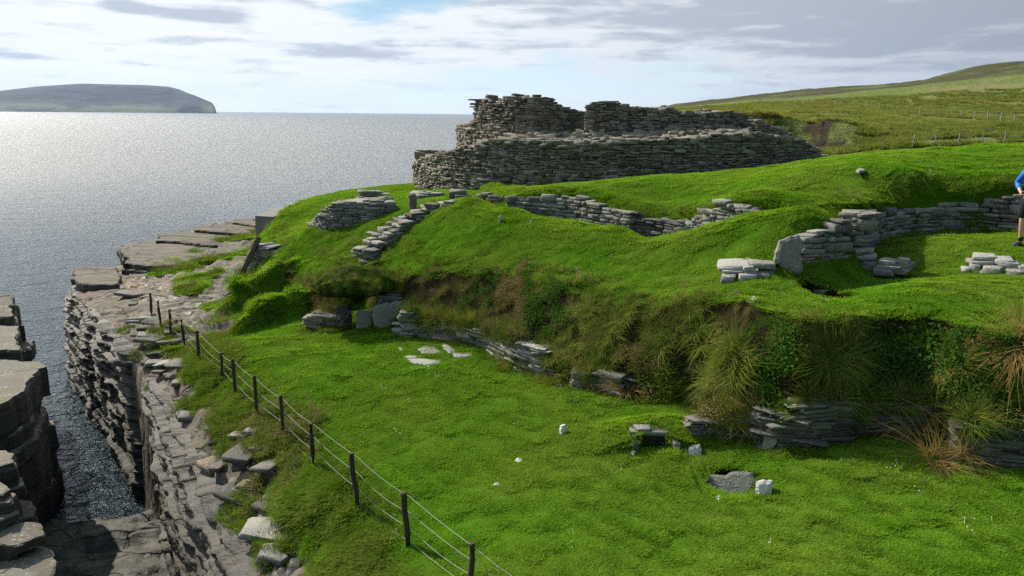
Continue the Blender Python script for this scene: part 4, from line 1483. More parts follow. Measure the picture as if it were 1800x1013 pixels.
upright('white_stone', [(1330, 868), (1328, 848), (1345, 845), (1359, 848), (1357, 868)], 8.75, .14, 310, 'square white stone at the right rim of the slab pit', 'stone', 'white', lean=-.4)
upright('white_stone', [(1212, 798), (1210, 786), (1232, 782), (1234, 800)], 9.75, .10, 311, 'pale triangular stone beside the stone trough', 'stone', 'white', lean=-.5)


def flat(name, pix, z, thick, seed, label, cat, mat='pale', group=None, tilt=(0, 0)):
    """a flag lying flat: photo outline dropped on height z (its top)"""
    g = ray_ground(float(np.mean([q[0] for q in pix])), float(np.mean([q[1] for q in pix])))
    z = g[2] + thick * .30
    pts = np.array([at(px, py, z) for px, py in pix])
    c = pts.mean(0)
    V, Q = slab_mesh(pts[:, :2] - c[:2], thick, seed)
    me = new_mesh(name, V, Q, M[mat], {'tone': [np.random.default_rng(seed).random()] * len(V)})
    o = link(name, me)
    o.location = (c[0], c[1], z - thick)
    o.rotation_euler = (tilt[0], tilt[1], 0)
    return tag(o, label, cat, group)


for k, (px, z, lb) in enumerate([
    ([(714, 630), (735, 629), (782, 633), (776, 639), (748, 641), (722, 637)], 4.60, 'front long pale flagstone lying on the lawn below the bank'),
    ([(709, 628), (713, 624), (734, 624), (740, 627), (722, 630)], 4.60, 'small pale flagstone at the left of the slabs on the lawn'),
    ([(733, 613), (752, 606), (762, 607), (779, 620), (762, 622), (742, 621)], 4.66, 'broken pale flagstone at the back of the slabs below the bank'),
    ([(776, 603), (785, 604), (800, 614), (806, 618), (789, 620), (780, 612)], 4.68, 'tapering pale flagstone lying on edge of the bank grass'),
    ([(795, 620), (830, 618), (833, 624), (820, 627), (800, 627)], 4.64, 'rightmost pale flagstone of the group below the revetment'),
    ([(696, 611), (704, 608), (709, 613), (705, 616)], 4.62, 'small white stone alone left of the flagstones')]):
    flat('flagstone', px, z, .09, 320 + k, lb, 'flagstone', group='flagstones lying on the lawn')
for k, (px, z, mt, lb) in enumerate([
    ([(905, 808), (908, 803), (917, 804), (919, 808), (911, 811)], 4.62, 'white', 'small white stone in the middle of the lawn'),
    ([(866, 850), (872, 846), (883, 847), (878, 853)], 4.53, 'white', 'small white stone on the lawn nearest the fence'),
    ([(1258, 872), (1264, 868), (1270, 875), (1264, 879)], 4.72, 'white', 'tiny white stone at the left rim of the slab pit'),
    ([(1506, 299), (1510, 295), (1517, 294), (1520, 298), (1512, 300)], 8.1, 'slab', 'single grey stone on top of the far turf mound'),
    ([(1313, 524), (1325, 519), (1335, 523), (1328, 528)], 6.84, 'white', 'small white stone below the slab pile on the terrace'),
    ([(1108, 795), (1112, 788), (1117, 794), (1114, 798)], 4.78, 'white', 'tiny white stone at the left corner of the stone trough')]):
    flat('small_stone', px, z, .07 if lb.startswith('single') else .10, 340 + k, lb, 'stone', mt)


def stack(name, label, rows, seed, mat='pale', cat='stone pile'):
    """a low pile: rows = (px left, px right, py mid, distance, thickness px, depth m)"""
    rng = np.random.default_rng(seed)
    b0 = rows[0]
    dd = gdist((b0[0] + b0[1]) / 2, b0[2] + b0[4] / 2) - b0[3]
    rows = [(l, r, py, q + dd, tp, dep) for l, r, py, q, tp, dep in rows]
    b0 = rows[0]
    ref = atd((b0[0] + b0[1]) / 2, b0[2], b0[3])
    root = thing(name, label, cat, ref)
    for k, (l, r, py, d, tp, dep) in enumerate(rows):
        a, b = atd(l, py, d), atd(r, py, d)
        u = (b - a)
        u[2] = 0
        ln = np.linalg.norm(u)
        u /= ln
        n = np.array([u[1], -u[0], 0])
        yaw = rng.normal(0, .10)
        u = np.array([u[0] * math.cos(yaw) - u[1] * math.sin(yaw), u[0] * math.sin(yaw) + u[1] * math.cos(yaw), 0])
        n = np.array([u[1], -u[0], 0])
        st = Stones(seed * 50 + k)
        h = tp / F * d
        st.add((a + b) / 2 - n * dep / 2 - ref, u, n, (ln, dep, h), tilt=.035, rough=.14)
        st.build('slab', M[mat], root)
    return root


stack('stone_pile', 'pale slab pile capped by wide flags beside the rounded upright slab', [
    (1266, 1292, 493, 12.0, 14, .5), (1297, 1330, 491, 12.1, 15, .5), (1330, 1360, 483, 12.4, 12, .5), (1270, 1305, 482, 12.25, 9, .6), (1308, 1332, 480, 12.2, 9, .4), (1310, 1350, 487, 12.2, 9, .4),
    (1335, 1362, 475, 12.5, 8, .5), (1264, 1316, 472, 12.3, 9, .75), (1318, 1368, 470, 12.4, 10, .75), (1345, 1378, 465, 12.8, 7, .6), (1308, 1326, 474, 12.2, 8, .3)], 31)
stack('stone_pile', 'low dark pile of flat stones in the middle of the terrace', [
    (1512, 1540, 474, 13.0, 8, .45), (1537, 1570, 480, 12.8, 9, .45), (1568, 1598, 478, 12.95, 10, .4), (1514, 1541, 466, 13.05, 8, .4), (1542, 1580, 472, 12.95, 8, .4), (1572, 1600, 470, 13.0, 9, .4),
    (1512, 1530, 459, 13.1, 7, .4), (1516, 1542, 454, 13.15, 8, .4), (1543, 1572, 464, 13.0, 9, .4), (1574, 1597, 462, 13.05, 9, .4)], 32, 'wall')
stack('stone_pile', 'pale pile of long flat stones at the right edge below the walker', [
    (1690, 1706, 478, 12.4, 8, .4), (1722, 1764, 479, 12.3, 13, .45), (1768, 1802, 485, 12.2, 12, .45), (1802, 1850, 486, 12.2, 12, .45), (1700, 1722, 473, 12.5, 12, .4), (1704, 1750, 466, 12.6, 9, .5), (1754, 1788, 470, 12.55, 12, .45),
    (1708, 1752, 457, 12.7, 9, .5), (1750, 1785, 461, 12.65, 7, .4), (1790, 1840, 476, 12.5, 9, .4)], 33, 'pale')
root = thing('trough', 'small dark stone-sided box sunk in the lawn under a thin capstone', 'trough', (TR0[0], TR0[1] - .3, 4.7))
for nm, cx, cy, lx, ly, hh, zz, mt in [('side_stone', -.30, .12, .09, .42, .26, .06, 'wall'), ('side_stone', .30, .12, .09, .42, .24, .05, 'pale'), ('back_stone', 0, .36, .55, .10, .34, .02, 'dark'),
                                       ('capstone', -.02, .26, .66, .34, .06, .235, 'slab'), ('packing_stone', -.16, .20, .22, .2, .05, .285, 'pale')]:
    st = Stones(int(900 + cx * 50 + cy * 70))
    st.add((cx, cy, zz), (1, 0, 0), (0, -1, 0), (lx, ly, hh), tilt=.03, rough=.10)
    st.build(nm, M[mt], root)
stack('pit_stones', 'two pale stones inside the round turf pit on the terrace', [(1406, 1452, 514, 11.7, 7, .3), (1438, 1460, 507, 11.9, 8, .3)], 35, 'wall', 'stones')
stack('boulder', 'dark boulder lodged at the foot of the broch beside the grass', [(789, 818, 344, 24.4, 15, .6), (800, 826, 348, 24.2, 9, .5)], 36, 'dark', 'boulder')
stack('loose_slabs', 'loose flat stones in the rough grass above the cell', [(632, 648, 462, 18.4, 6, .4), (656, 676, 484, 18.0, 6, .3)], 37, 'wall', 'stones')


# concrete block and the slanting timber on the sea bank
def hexa(name, quad, z0, z1, mat, label, cat):
    V = [(*q[:2], z0) for q in quad] + [(*q[:2], z1) for q in quad]
    Q = [(3, 2, 1, 0), (4, 5, 6, 7)] + [(k, (k + 1) % 4, 4 + (k + 1) % 4, 4 + k) for k in range(4)]
    o = link(name, new_mesh(name, V, Q, mat))
    bv = o.modifiers.new('bevel', 'BEVEL')
    bv.width, bv.segments = .03, 2
    return tag(o, label, cat)


M['conc'] = simple('weathered_concrete', (0.17, 0.16, 0.14), .9, .3, 6, .02)
M['wood'] = simple('old_timber', (0.085, 0.06, 0.042), .8, .4, 30, .01)
zt = atd(450, 379, 33)[2]
hexa('sea_wall', [atd(449, 400, 33), atd(482, 400, 32.4), atd(524, 400, 35.5), atd(492, 400, 36.3)], atd(450, 416, 33)[2] - .5, zt, M['conc'], 'grey concrete block of sea wall at the back of the rock shelf', 'sea wall')
mb = MB()
a, b = atd(429, 474, 25.6), atd(456, 418, 25.9)
d = (b - a) / np.linalg.norm(b - a)
for pth in ([a - d * .1, b],):
    v, f = tube([tuple(q) for q in pth], .09, 4)
    mb.add(v, f)
tag(mb.build('timber', M['wood']), 'dark timber slanting against the stone facing of the sea bank', 'timber')


# loose slabs on the cliff-top ledges
def scatter_slabs():
    rng = np.random.default_rng(77)
    spots = []
    reg = [((255, 600), 16, 22), ((275, 640), 14, 26), ((300, 690), 20, 30), ((315, 740), 22, 26), ((330, 790), 30, 30), ((380, 800), 40, 30), ((410, 850), 44, 34), ((450, 790), 20, 26),
           ((455, 900), 36, 26), ((480, 885), 24, 18), ((500, 985), 22, 26), ((440, 880), 26, 16), ((270, 660), 22, 30), ((245, 575), 14, 12), ((345, 830), 26, 20), ((430, 770), 16, 20)]
    cnt = 0
    for (cx, cy), sx, sy in reg:
        for _ in range(9):
            px, py = rng.normal(cx, sx * .6), rng.normal(cy, sy * .6)
            g = at(px, py, 3.7)
            z = ground_z(g[0], g[1])
            g = at(px, py, z + .05)
            z = ground_z(g[0], g[1])
            if terrain(np.array([g[0]]), np.array([g[1]]))['rock'][0] < .3 and rng.random() < .7:
                continue
            if z < 1.6 or any(math.hypot(g[0] - q[0], g[1] - q[1]) < .24 for q in spots):
                continue
            spots.append((g[0], g[1]))
            big = rng.random() < .3
            st = Stones(700 + cnt)
            ln = rng.uniform(.55, .95) if big else rng.uniform(.25, .5)
            dims = (ln, ln * rng.uniform(.5, .85), rng.uniform(.05, .11))
            yaw = rng.uniform(-.6, .6) + (math.pi / 2 if rng.random() < .3 else 0)
            st.add((0, 0, dims[2] * .3), (math.cos(yaw), math.sin(yaw), 0), (math.sin(yaw), -math.cos(yaw), 0), dims, tilt=.10, rough=.13, tone=rng.random())
            mt = ['dark', 'wall', 'warmrock', 'warmrock', 'dark'][rng.integers(0, 5)]
            o = st.build('rock_slab', M[mt])
            o.location = (g[0], g[1], z)
            tag(o, 'loose flat flagstone lying among others on the cliff-top ledge below the wire fence', 'rock', 'loose slabs on the cliff top')
            cnt += 1
    return cnt


scatter_slabs()


# turf that has grown over the cell: a thick lip reaching out over the doorway
def turf_lip():
    c = np.array(atd(622, 497, 17.9))
    V, Q = [], []
    n, m = 22, 12
    for i in range(m + 1):
        ph = math.pi * i / m
        for k in range(n):
            th = 2 * math.pi * k / n
            q = np.array([1.05 * math.sin(ph) * math.cos(th), .95 * math.sin(ph) * math.sin(th), .30 * math.cos(ph)])
            q *= 1 + .25 * fbm(np.array(q[0] * 2.2), np.array(q[1] * 2.2 + q[2]), 81, 3)
            V.append(c + q)
    for i in range(m):
        for k in range(n):
            Q.append((i * n + k, (i + 1) * n + k, (i + 1) * n + (k + 1) % n, i * n + (k + 1) % n))
    o = link('turf_lip', new_mesh('turf_lip', V, Q, M['turf'], {'soil': [.8] * len(V)}, smooth=True))
    tag(o, kind='structure')
    return np.array(V), c


LIP_V, LIP_C = turf_lip()

# ------------------------------------------------------------------ grasses and weeds
def blades(n, radius, h, lean, droop, width, seed, hvar=.4, curl=0.0):
    """n grass blades: verts, faces, tone"""
    r = np.random.default_rng(seed)
    rr, th = radius * np.sqrt(r.random(n)), r.uniform(0, 2 * math.pi, n)
    bx, by = rr * np.cos(th), rr * np.sin(th)
    az = th + r.normal(0, 1.1, n)
    H = h * (1 - hvar * r.random(n))
    ln, dr = lean * r.uniform(.3, 1.3, n), droop * r.uniform(.4, 1.3, n)
    dx, dy = np.cos(az), np.sin(az)
    sx, sy = -dy, dx
    W = width * r.uniform(.6, 1.3, n)
    V = np.empty((n, 7, 3))
    for k, (t, wk) in enumerate(((0, 1.0), (.38, .9), (.74, .6), (1.0, 0))):
        out_ = (ln * t + dr * t * t) * H
        zz = H * (t - .42 * dr * t * t * t) - .01
        px, py = bx + dx * out_, by + dy * out_
        if k < 3:
            V[:, 2 * k] = np.stack([px - sx * W * wk / 2, py - sy * W * wk / 2, zz], 1)
            V[:, 2 * k + 1] = np.stack([px + sx * W * wk / 2, py + sy * W * wk / 2, zz], 1)
        else:
            V[:, 6] = np.stack([px, py, zz], 1)
    b = np.arange(n)[:, None] * 7
    Fc = np.concatenate([np.hstack([b, b + 1, b + 3]), np.hstack([b, b + 3, b + 2]), np.hstack([b + 2, b + 3, b + 5]), np.hstack([b + 2, b + 5, b + 4]), np.hstack([b + 4, b + 5, b + 6])])
    return V.reshape(-1, 3), Fc, np.repeat(r.random(n), 7)


def leaves(n, radius, h, size, seed):
    """broad leaves at all heights"""
    r = np.random.default_rng(seed)
    c = np.stack([r.normal(0, radius * .5, n), r.normal(0, radius * .5, n), h * r.random(n)], 1)
    a = r.uniform(0, 2 * math.pi, n)
    til = r.uniform(-.5, .7, n)
    d = np.stack([np.cos(a) * np.cos(til), np.sin(a) * np.cos(til), np.sin(til)], 1)
    s = np.stack([-np.sin(a), np.cos(a), 0 * a], 1)
    L = size * r.uniform(.6, 1.4, n)[:, None]
    V = np.stack([c, c + d * L * .5 + s * L * .27, c + d * L - np.array([0, 0, 1]) * L * .2, c + d * L * .5 - s * L * .27], 1).reshape(-1, 3)
    b = np.arange(n)[:, None] * 4
    return V, np.vstack([np.hstack([b, b + 1, b + 2]), np.hstack([b, b + 2, b + 3])]), np.repeat(r.random(n), 4)


def heads(n, radius, h, size, seed):
    """dead flower heads on thin stems"""
    r = np.random.default_rng(seed)
    V, Fc, T = [], [], []
    o = 0
    for k in range(n):
        x, y = r.normal(0, radius * .55, 2)
        z = h * r.uniform(.55, 1.1)
        lx, ly = x + r.normal(0, .25 * h), y + r.normal(0, .25 * h)
        s = size * r.uniform(.6, 1.3)
        w = .0035
        V += [(x - w, y, 0), (x + w, y, 0), (lx, ly, z)]
        Fc.append((o, o + 1, o + 2))
        c = np.array([lx, ly, z])
        for dv in ((s, 0, 0), (0, s, 0), (-s, 0, 0), (0, -s, 0), (0, 0, s * .8), (0, 0, -s * .8)):
            V.append(tuple(c + dv))
        for q in range(4):
            Fc += [(o + 3 + q, o + 3 + (q + 1) % 4, o + 7), (o + 3 + (q + 1) % 4, o + 3 + q, o + 8)]
        T += [r.random()] * 9
        o += 9
    return np.array(V), np.array(Fc), np.array(T)


def tuft(name, parts):
    """parts: ((verts, faces, tone), material) -> one unlinked object for instancing"""
    V, Fc, T, mi, o = [], [], [], [], 0
    mats = []
    for (v, f, t), m in parts:
        if m not in mats:
            mats.append(m)
        V.append(v)
        Fc.append(np.asarray(f) + o)
        T.append(t)
        mi += [mats.index(m)] * len(f)
        o += len(v)
    me = new_mesh(name, np.vstack(V), np.vstack(Fc), None, {'tone': np.concatenate(T)})
    for m in mats:
        me.materials.append(M[m])
    me.polygons.foreach_set('material_index', np.array(mi, np.int32))
    return bpy.data.objects.new(name, me)


def library(name, objs):
    c = bpy.data.collections.new(name)
    for k, o in enumerate(objs):
        o.name = '%s_%02d' % (name, k)
        c.objects.link(o)
    return c


def gn_tree():
    ng = bpy.data.node_groups.new('scatter', 'GeometryNodeTree')
    ng.interface.new_socket('Geometry', in_out='INPUT', socket_type='NodeSocketGeometry')
    ng.interface.new_socket('Plants', in_out='INPUT', socket_type='NodeSocketCollection')
    ng.interface.new_socket('Geometry', in_out='OUTPUT', socket_type='NodeSocketGeometry')
    N, L = ng.nodes, ng.links
    gi, go = N.new('NodeGroupInput'), N.new('NodeGroupOutput')
    ci = N.new('GeometryNodeCollectionInfo')
    ci.inputs['Separate Children'].default_value = True
    ci.inputs['Reset Children'].default_value = True
    L.new(gi.outputs['Plants'], ci.inputs['Collection'])
    ip = N.new('GeometryNodeInstanceOnPoints')
    ip.inputs['Pick Instance'].default_value = True
    L.new(gi.outputs['Geometry'], ip.inputs['Points'])
    L.new(ci.outputs[0], ip.inputs['Instance'])

    def na(nm, dt):
        k = N.new('GeometryNodeInputNamedAttribute')
        k.data_type = dt
        k.inputs['Name'].default_value = nm
        return k.outputs['Attribute']
    L.new(na('pick', 'INT'), ip.inputs['Instance Index'])
    L.new(na('rot', 'FLOAT_VECTOR'), ip.inputs['Rotation'])
    L.new(na('size', 'FLOAT_VECTOR'), ip.inputs['Scale'])
    L.new(ip.outputs[0], go.inputs[0])
    return ng


GN = gn_tree()


def eulers(nrm, spin):
    """rotation that takes Z to nrm after a spin about Z"""
    nrm = nrm / np.linalg.norm(nrm, axis=1)[:, None]
    x = np.stack([np.cos(spin), np.sin(spin), 0 * spin], 1)
    x = x - nrm * np.sum(x * nrm, 1)[:, None]
    x /= np.linalg.norm(x, axis=1)[:, None]
    y = np.cross(nrm, x)
    return np.stack([np.arctan2(y[:, 2], nrm[:, 2]), -np.arcsin(np.clip(x[:, 2], -1, 1)), np.arctan2(x[:, 1], x[:, 0])], 1)


def scatter(name, plants, pts, nrm, size, pick, seed):
    n = len(pts)
    r = np.random.default_rng(seed)
    me = bpy.data.meshes.new(name)
    me.vertices.add(n)
    me.vertices.foreach_set('co', np.asarray(pts, np.float32).ravel())
    a = me.attributes.new('rot', 'FLOAT_VECTOR', 'POINT')
    a.data.foreach_set('vector', eulers(nrm, r.uniform(0, 2 * math.pi, n)).astype(np.float32).ravel())
    a = me.attributes.new('size', 'FLOAT_VECTOR', 'POINT')
    size = np.asarray(size, np.float32)
    if size.ndim == 1:
        size = np.repeat(size[:, None], 3, 1)
    a.data.foreach_set('vector', size.ravel())
    a = me.attributes.new('pick', 'INT', 'POINT')
    a.data.foreach_set('value', np.asarray(pick, np.int32))
    me.update()
    o = link(name, me)
    md = o.modifiers.new('scatter', 'NODES')
    md.node_group = GN
    for it in GN.interface.items_tree:
        if it.item_type == 'SOCKET' and it.in_out == 'INPUT' and it.name == 'Plants':
            md[it.identifier] = plants
    return tag(o, kind='stuff')


LAWN = library('lawn_tuft', [tuft('t', [(blades(190, .20, .042, .5, .6, .0075, 400 + k), 'lawn')]) for k in range(5)])
MEAD = library('meadow_tuft', [tuft('t', [(blades(90, .13, .15, .4, .7, .0075, 420 + k), 'meadow')]) for k in range(3)] +
               [tuft('t', [(blades(70, .13, .17, .4, .7, .007, 425 + k), 'meadow'), (heads(14, .15, .19, .011, 430 + k), 'seed')]) for k in range(2)])
BANK = library('bank_tuft', [tuft('t', [(blades(85, .14, .42, .35, 1.1, .011, 440 + k), 'rough')]) for k in range(3)] +                                # 0-2 arching grass
               [tuft('t', [(blades(60, .14, .24, .4, .8, .009, 450 + k), 'rough'), (heads(60, .22, .26, .013, 455 + k), 'seed')]) for k in range(3)] +      # 3-5 dead thrift
               [tuft('t', [(leaves(150, .22, .20, .055, 460 + k), 'weed')]) for k in range(2)] +                                                            # 6-7 leafy weeds
               [tuft('t', [(blades(55, .16, .36, .22, 1.6, .005, 470 + k), 'straw'), (blades(80, .17, .3, .4, 1.1, .008, 475 + k), 'rough')]) for k in range(2)])  # 8-9 half dead grass


def normals(x, y, e=.08):
    z0 = terrain(x, y)
    zx, zy = terrain(x + e, y)['z'], terrain(x, y + e)['z']
    n = np.stack([-(zx - z0['z']) / e, -(zy - z0['z']) / e, np.ones_like(x)], 1)
    return z0, n / np.linalg.norm(n, axis=1)[:, None]


def sample(n, y0, y1, seed, u0=-.76, u1=.80):
    """points spread so that their density falls with distance as it does on the eye"""
    r = np.random.default_rng(seed)
    q = r.random(n)
    g = .55                                         # density ~ distance ** -(2 - ...)
    y = (y0 ** g + q * (y1 ** g - y0 ** g)) ** (1 / g)
    x = (y + 1.5) * r.uniform(u0, u1, n)
    return x, y, r


def plant_all():
    # short turf on everything green
    x, y, r = sample(80000, 4.2, 34, 1)
    T, N = normals(x, y)
    bank = (T['s'] > -.02) & (T['bt'] < np.where(y > 19.5, .34, .74))
    ok = (T['rock'] < .4) & (T['cliff'] < .05) & ~bank & (T['ke'] > .35) & (N[:, 2] > .55) & (np.hypot(x - PIT[0], (y - PIT[1]) / 1.35) > .60) & (np.hypot((x - SLABPIT[0]) / .80, (y - SLABPIT[1]) / .75) > .56) & (np.hypot(x - BR[0], y - BR[1]) > BROCH_R - .3)
    fence_side = sdist(x, y, ROCKZ)                  # rougher towards the cliff
    far = np.hypot(x, y)
    hgt = .80 + .35 * fbm(x * .8, y * .8, 301, 3) + .5 * sstep(-1.0, -.2, fence_side)
    sz = .85 + .028 * far
    size = np.stack([sz, sz, (hgt * (.8 + .02 * far))], 1)
    P = np.stack([x, y, T['z']], 1)
    scatter('lawn_grass', LAWN, P[ok], N[ok], size[ok], r.integers(0, 5, ok.sum()), 2)
    # rough grass and thrift between fence and cliff, on the shelf, on the low turf ridges and the bank foot
    x, y, r = sample(60000, 4.2, 36, 3, -.78, .80)
    T, N = normals(x, y)
    fs = sdist(x, y, ROCKZ)
    strip = (fs > -.05) * (T['s'] < 0) * (y < 20) * .8 + sstep(-1.25 - .25 * fbm(x * .5, y * .5, 305, 3), -.5, fs) * (T['s'] < 0) * (y < 19)
    shelf = (fs > 0) * (T['rock'] < .5) * .9
    edge = sstep(.35, .0, np.abs(T['s'])) * .5 * (fs < 0)
    m2e = sstep(.45, .1, np.abs(T['m2'])) * .55 * (T['s'] > .5) * (y < 24)
    slope = (T['s'] > 0) * sstep(.72, 1.0, T['bt']) * sstep(1.7, .95, T['s'] / 1.2) * .22 * sstep(4, 1.5, x)
    p = np.clip(strip + shelf + edge + slope + m2e, 0, 1)
    ok = (r.random(len(x)) < p) & (T['cliff'] < .05) & (T['ke'] > .2) & ((T['rock'] < .6) | ((y < 20) & (fbm(x * 1.6, y * 1.6, 309, 3) > .18) & (r.random(len(x)) < .8))) & (np.hypot(x - BR[0], y - BR[1]) > BROCH_R) & (np.hypot(x - PIT[0], (y - PIT[1]) / 1.35) > .62)
    clump = .75 + .75 * np.clip(fbm(x * 1.1, y * 1.1, 307, 3) + .15, -.35, 1)
    sz = clump * (.9 + .012 * np.hypot(x, y))
    pick = np.where((vnoise(x * .8, y * .8, 308) > .62) & (r.random(len(x)) < .6), r.integers(3, 5, len(x)), r.integers(0, 3, len(x)))
    P = np.stack([x, y, T['z']], 1)
    Nn = N * .5 + np.array([0, 0, .5])
    scatter('rough_grass', MEAD, P[ok], Nn[ok], sz[ok], pick[ok], 4)
    # daisies in the mown grass
    x, y, r = sample(170, 5, 22, 33, -.55, .7)
    T, N = normals(x, y)
    ok = (T['rock'] < .2) & (T['ke'] > 1.5) & ((T['s'] < -.1) | (T['bt'] >= 1)) & (fbm(x * .5, y * .5, 340, 3) > -.12) & (sdist(x, y, ROCKZ) < -.8)
    v, fq, t_ = heads(1, .001, .05, .011, 41)
    DAISY = library('daisy', [tuft('t', [(heads(3, .16, .055, .010, 41 + k), 'petal')]) for k in range(2)])
    scatter('daisies', DAISY, np.stack([x, y, T['z']], 1)[ok], N[ok], .7 + .6 * r.random(ok.sum()), r.integers(0, 2, ok.sum()), 34)
    # the overgrown bank
    x, y, r = sample(110000, 7.5, 36, 5, -.6, .85)
    T, N = normals(x, y, .05)
    on = (T['s'] > -.03) & (T['bt'] < np.where(y > 19.5, .42, .84)) & (T['rock'] < .5)
    on &= r.random(len(x)) < np.clip(.20 / np.maximum(N[:, 2], .12), 0, 1) * np.where(T['bt'] < .10, .12, 1) * np.where(y > 19, .5, 1) * (.34 + .66 * sstep(.30, .50, vnoise(x * 1.7 + 30, y * 1.7 + T['z'] * 1.9, 350)))
    x, y, N, z, bt, s = x[on], y[on], N[on], T['z'][on], T['bt'][on], T['s'][on]
    k1, k2 = vnoise(x * .7 + 4, y * .7, 311), vnoise(x * 1.3, y * 1.3 + 9, 312)
    q = r.random(len(x))
    right = sstep(1.5, 4.5, x)
    pick = np.where(q < .74, r.integers(0, 3, len(x)), r.integers(8, 10, len(x)))
    brown = (k1 > .44 + .28 * right) & (q < .85)
    pick = np.where(brown, r.integers(3, 6, len(x)), pick)
    pick = np.where((k2 > .62 - .08 * right) & (q < .8), r.integers(6, 8, len(x)), pick)
    hsz = np.where(pick >= 8, .72, 1.0) * (.45 + .75 * r.random(len(x)) ** 1.5) * (.75 + .30 * right) * np.where(bt < .3, .85, 1) * (1 - (.35 + .25 * right) * sstep(.35, .8, bt))
    lean = N * np.array([.9, .9, .5]) + np.array([0, 0, .35])
    # weeds hang out of the steep part
    P = np.stack([x, y, z], 1) + N * .03
    scatter('bank_vegetation', BANK, P, lean, hsz, pick, 6)
    # hanging over the revetment walls
    rl = np.random.default_rng(23)
    Ph, Nh = [], []
    for L_ in HANG:
        R_, s_ = resample(L_, .035)
        for q in R_:
            if vnoise(q[0] * 1.9, q[1] * 1.9, 330) > (.30 if q[0] < 4.6 else .12):
                u = rl.uniform(.10, .34)
                dirn = np.array([q[0], q[1], 0]) / math.hypot(q[0], q[1])
                Ph.append(q + dirn * u + np.array([0, 0, rl.uniform(-.03, .06)]))
                Nh.append(-dirn * rl.uniform(.5, 1.2) + np.array([rl.normal(0, .3), 0, .55]))
    Ph, Nh = np.array(Ph), np.array(Nh)
    rr = rl.random(len(Ph))
    scatter('hanging_vegetation', BANK, Ph, Nh, .45 + .45 * rl.random(len(Ph)), np.where(rr < .5, rl.integers(0, 3, len(Ph)), np.where(rr < .75, rl.integers(3, 6, len(Ph)), rl.integers(6, 9, len(Ph)))), 24)
    # on the lip of turf over the cell
    rl = np.random.default_rng(17)
    d_ = (LIP_V - LIP_C) / np.array([1.05, .95, .30]) ** 2
    d_ /= np.linalg.norm(d_, axis=1)[:, None]
    ii = np.where(d_[:, 2] > -.35)[0]
    ii = np.concatenate([ii, ii])
    Pl = LIP_V[ii] + rl.normal(0, .06, (len(ii), 3)) * np.array([1, 1, .3])
    scatter('cell_vegetation', BANK, Pl, d_[ii] * .8 + np.array([0, -.1, .3]), .22 + .26 * rl.random(len(ii)), np.where(rl.random(len(ii)) < .55, rl.integers(6, 8, len(ii)), rl.integers(0, 4, len(ii))), 18)


plant_all()


def plant_hills():
    """rough pasture on the hillside"""
    lib = library('hill_tuft', [tuft('t', [(blades(60, .5, .55, .5, .8, .05, 500 + k), 'pasture')]) for k in range(3)] + [tuft('t', [(blades(50, .5, .6, .4, .7, .05, 510), 'pasture'), (blades(20, .5, .5, .4, .7, .05, 511), 'straw')])])
    r = np.random.default_rng(9)
    n = 15000
    px = r.uniform(1150, 1980, n)
    d = np.exp(r.uniform(math.log(50), math.log(250), n))
    P = np.array([hill_pt(a, b) for a, b in zip(px, d)])
    P[:, 2] += .25 * fbm(P[:, 0] * .35, P[:, 1] * .35, 71, 4) * sstep(40, 60, d) + .0022 * d * fbm(P[:, 0] * .06, P[:, 1] * .06, 72, 4) - .05
    ok = ~((np.abs(px - 1445) < 62) & (np.abs(d - 58.8) < 2.5)) & (fbm(P[:, 0] * .11, P[:, 1] * .11, 91, 3) > -.25)
    pick = np.where(fbm(P[:, 0] * .05, P[:, 1] * .05, 92, 3) > .12, 3, r.integers(0, 3, n))
    sz = (.5 + .7 * r.random(n)) * (.7 + .0035 * d)
    scatter('hill_pasture', lib, P[ok], np.tile([0, 0, 1.0], (ok.sum(), 1)), sz[ok], pick[ok], 10)


plant_hills()


# single clumps one can point at
def grass_clump(px, py, d, n, h, w, mat, seed, label, lean=.32, droop=1.6, width=.008, up=(0, 0, 1)):
    c = atd(px, py, d)
    v, f, t = blades(n, w, h, lean, droop, width, seed, .5)
    me = new_mesh('grass_clump', v, f, M[mat], {'tone': t})
    o = link('grass_clump', me)
    q = Vector(up).to_track_quat('Z', 'Y')
    o.matrix_world = Matrix.Translation(c) @ q.to_matrix().to_4x4()
    return tag(o, label, 'grass')


tw = Vector((-.25, -.8, .55))
grass_clump(1605, 742, gdist(1605, 742) - .15, 170, .62, .13, 'straw', 601, 'straw-coloured clump drooping out of the shaded bank, higher of the two', up=tw)
grass_clump(1640, 808, gdist(1640, 815) - .1, 150, .50, .12, 'straw', 602, 'lower straw-coloured clump at the foot of the shaded bank', up=(.1, -.6, .6))
grass_clump(1690, 800, gdist(1690, 815) - .1, 60, .62, .12, 'straw', 603, 'sparse pale stalks right of the lower straw clump', up=(.4, -.5, .6))
grass_clump(1806, 612, gdist(1800, 660) - .02, 300, .55, .17, 'straw', 604, 'big tawny tussock sweeping left at the right edge of the bank', lean=.4, droop=1.3, width=.006, up=(-.9, -.35, .5))
grass_clump(1800, 560, gdist(1800, 575), 40, .42, .2, 'straw', 605, 'thin dry stalks standing on the bank top at the right edge', lean=.25, droop=.4, width=.006)
grass_clump(1100, 690, gdist(1100, 694) - .05, 110, .38, .10, 'straw', 606, 'small orange-brown clump at the foot of the bank', up=(0, -.4, .8))
grass_clump(1325, 726, gdist(1325, 735) - .05, 110, .5, .14, 'straw', 607, 'brownish grass hanging over the shaded recess', up=(-.1, -.8, .4))

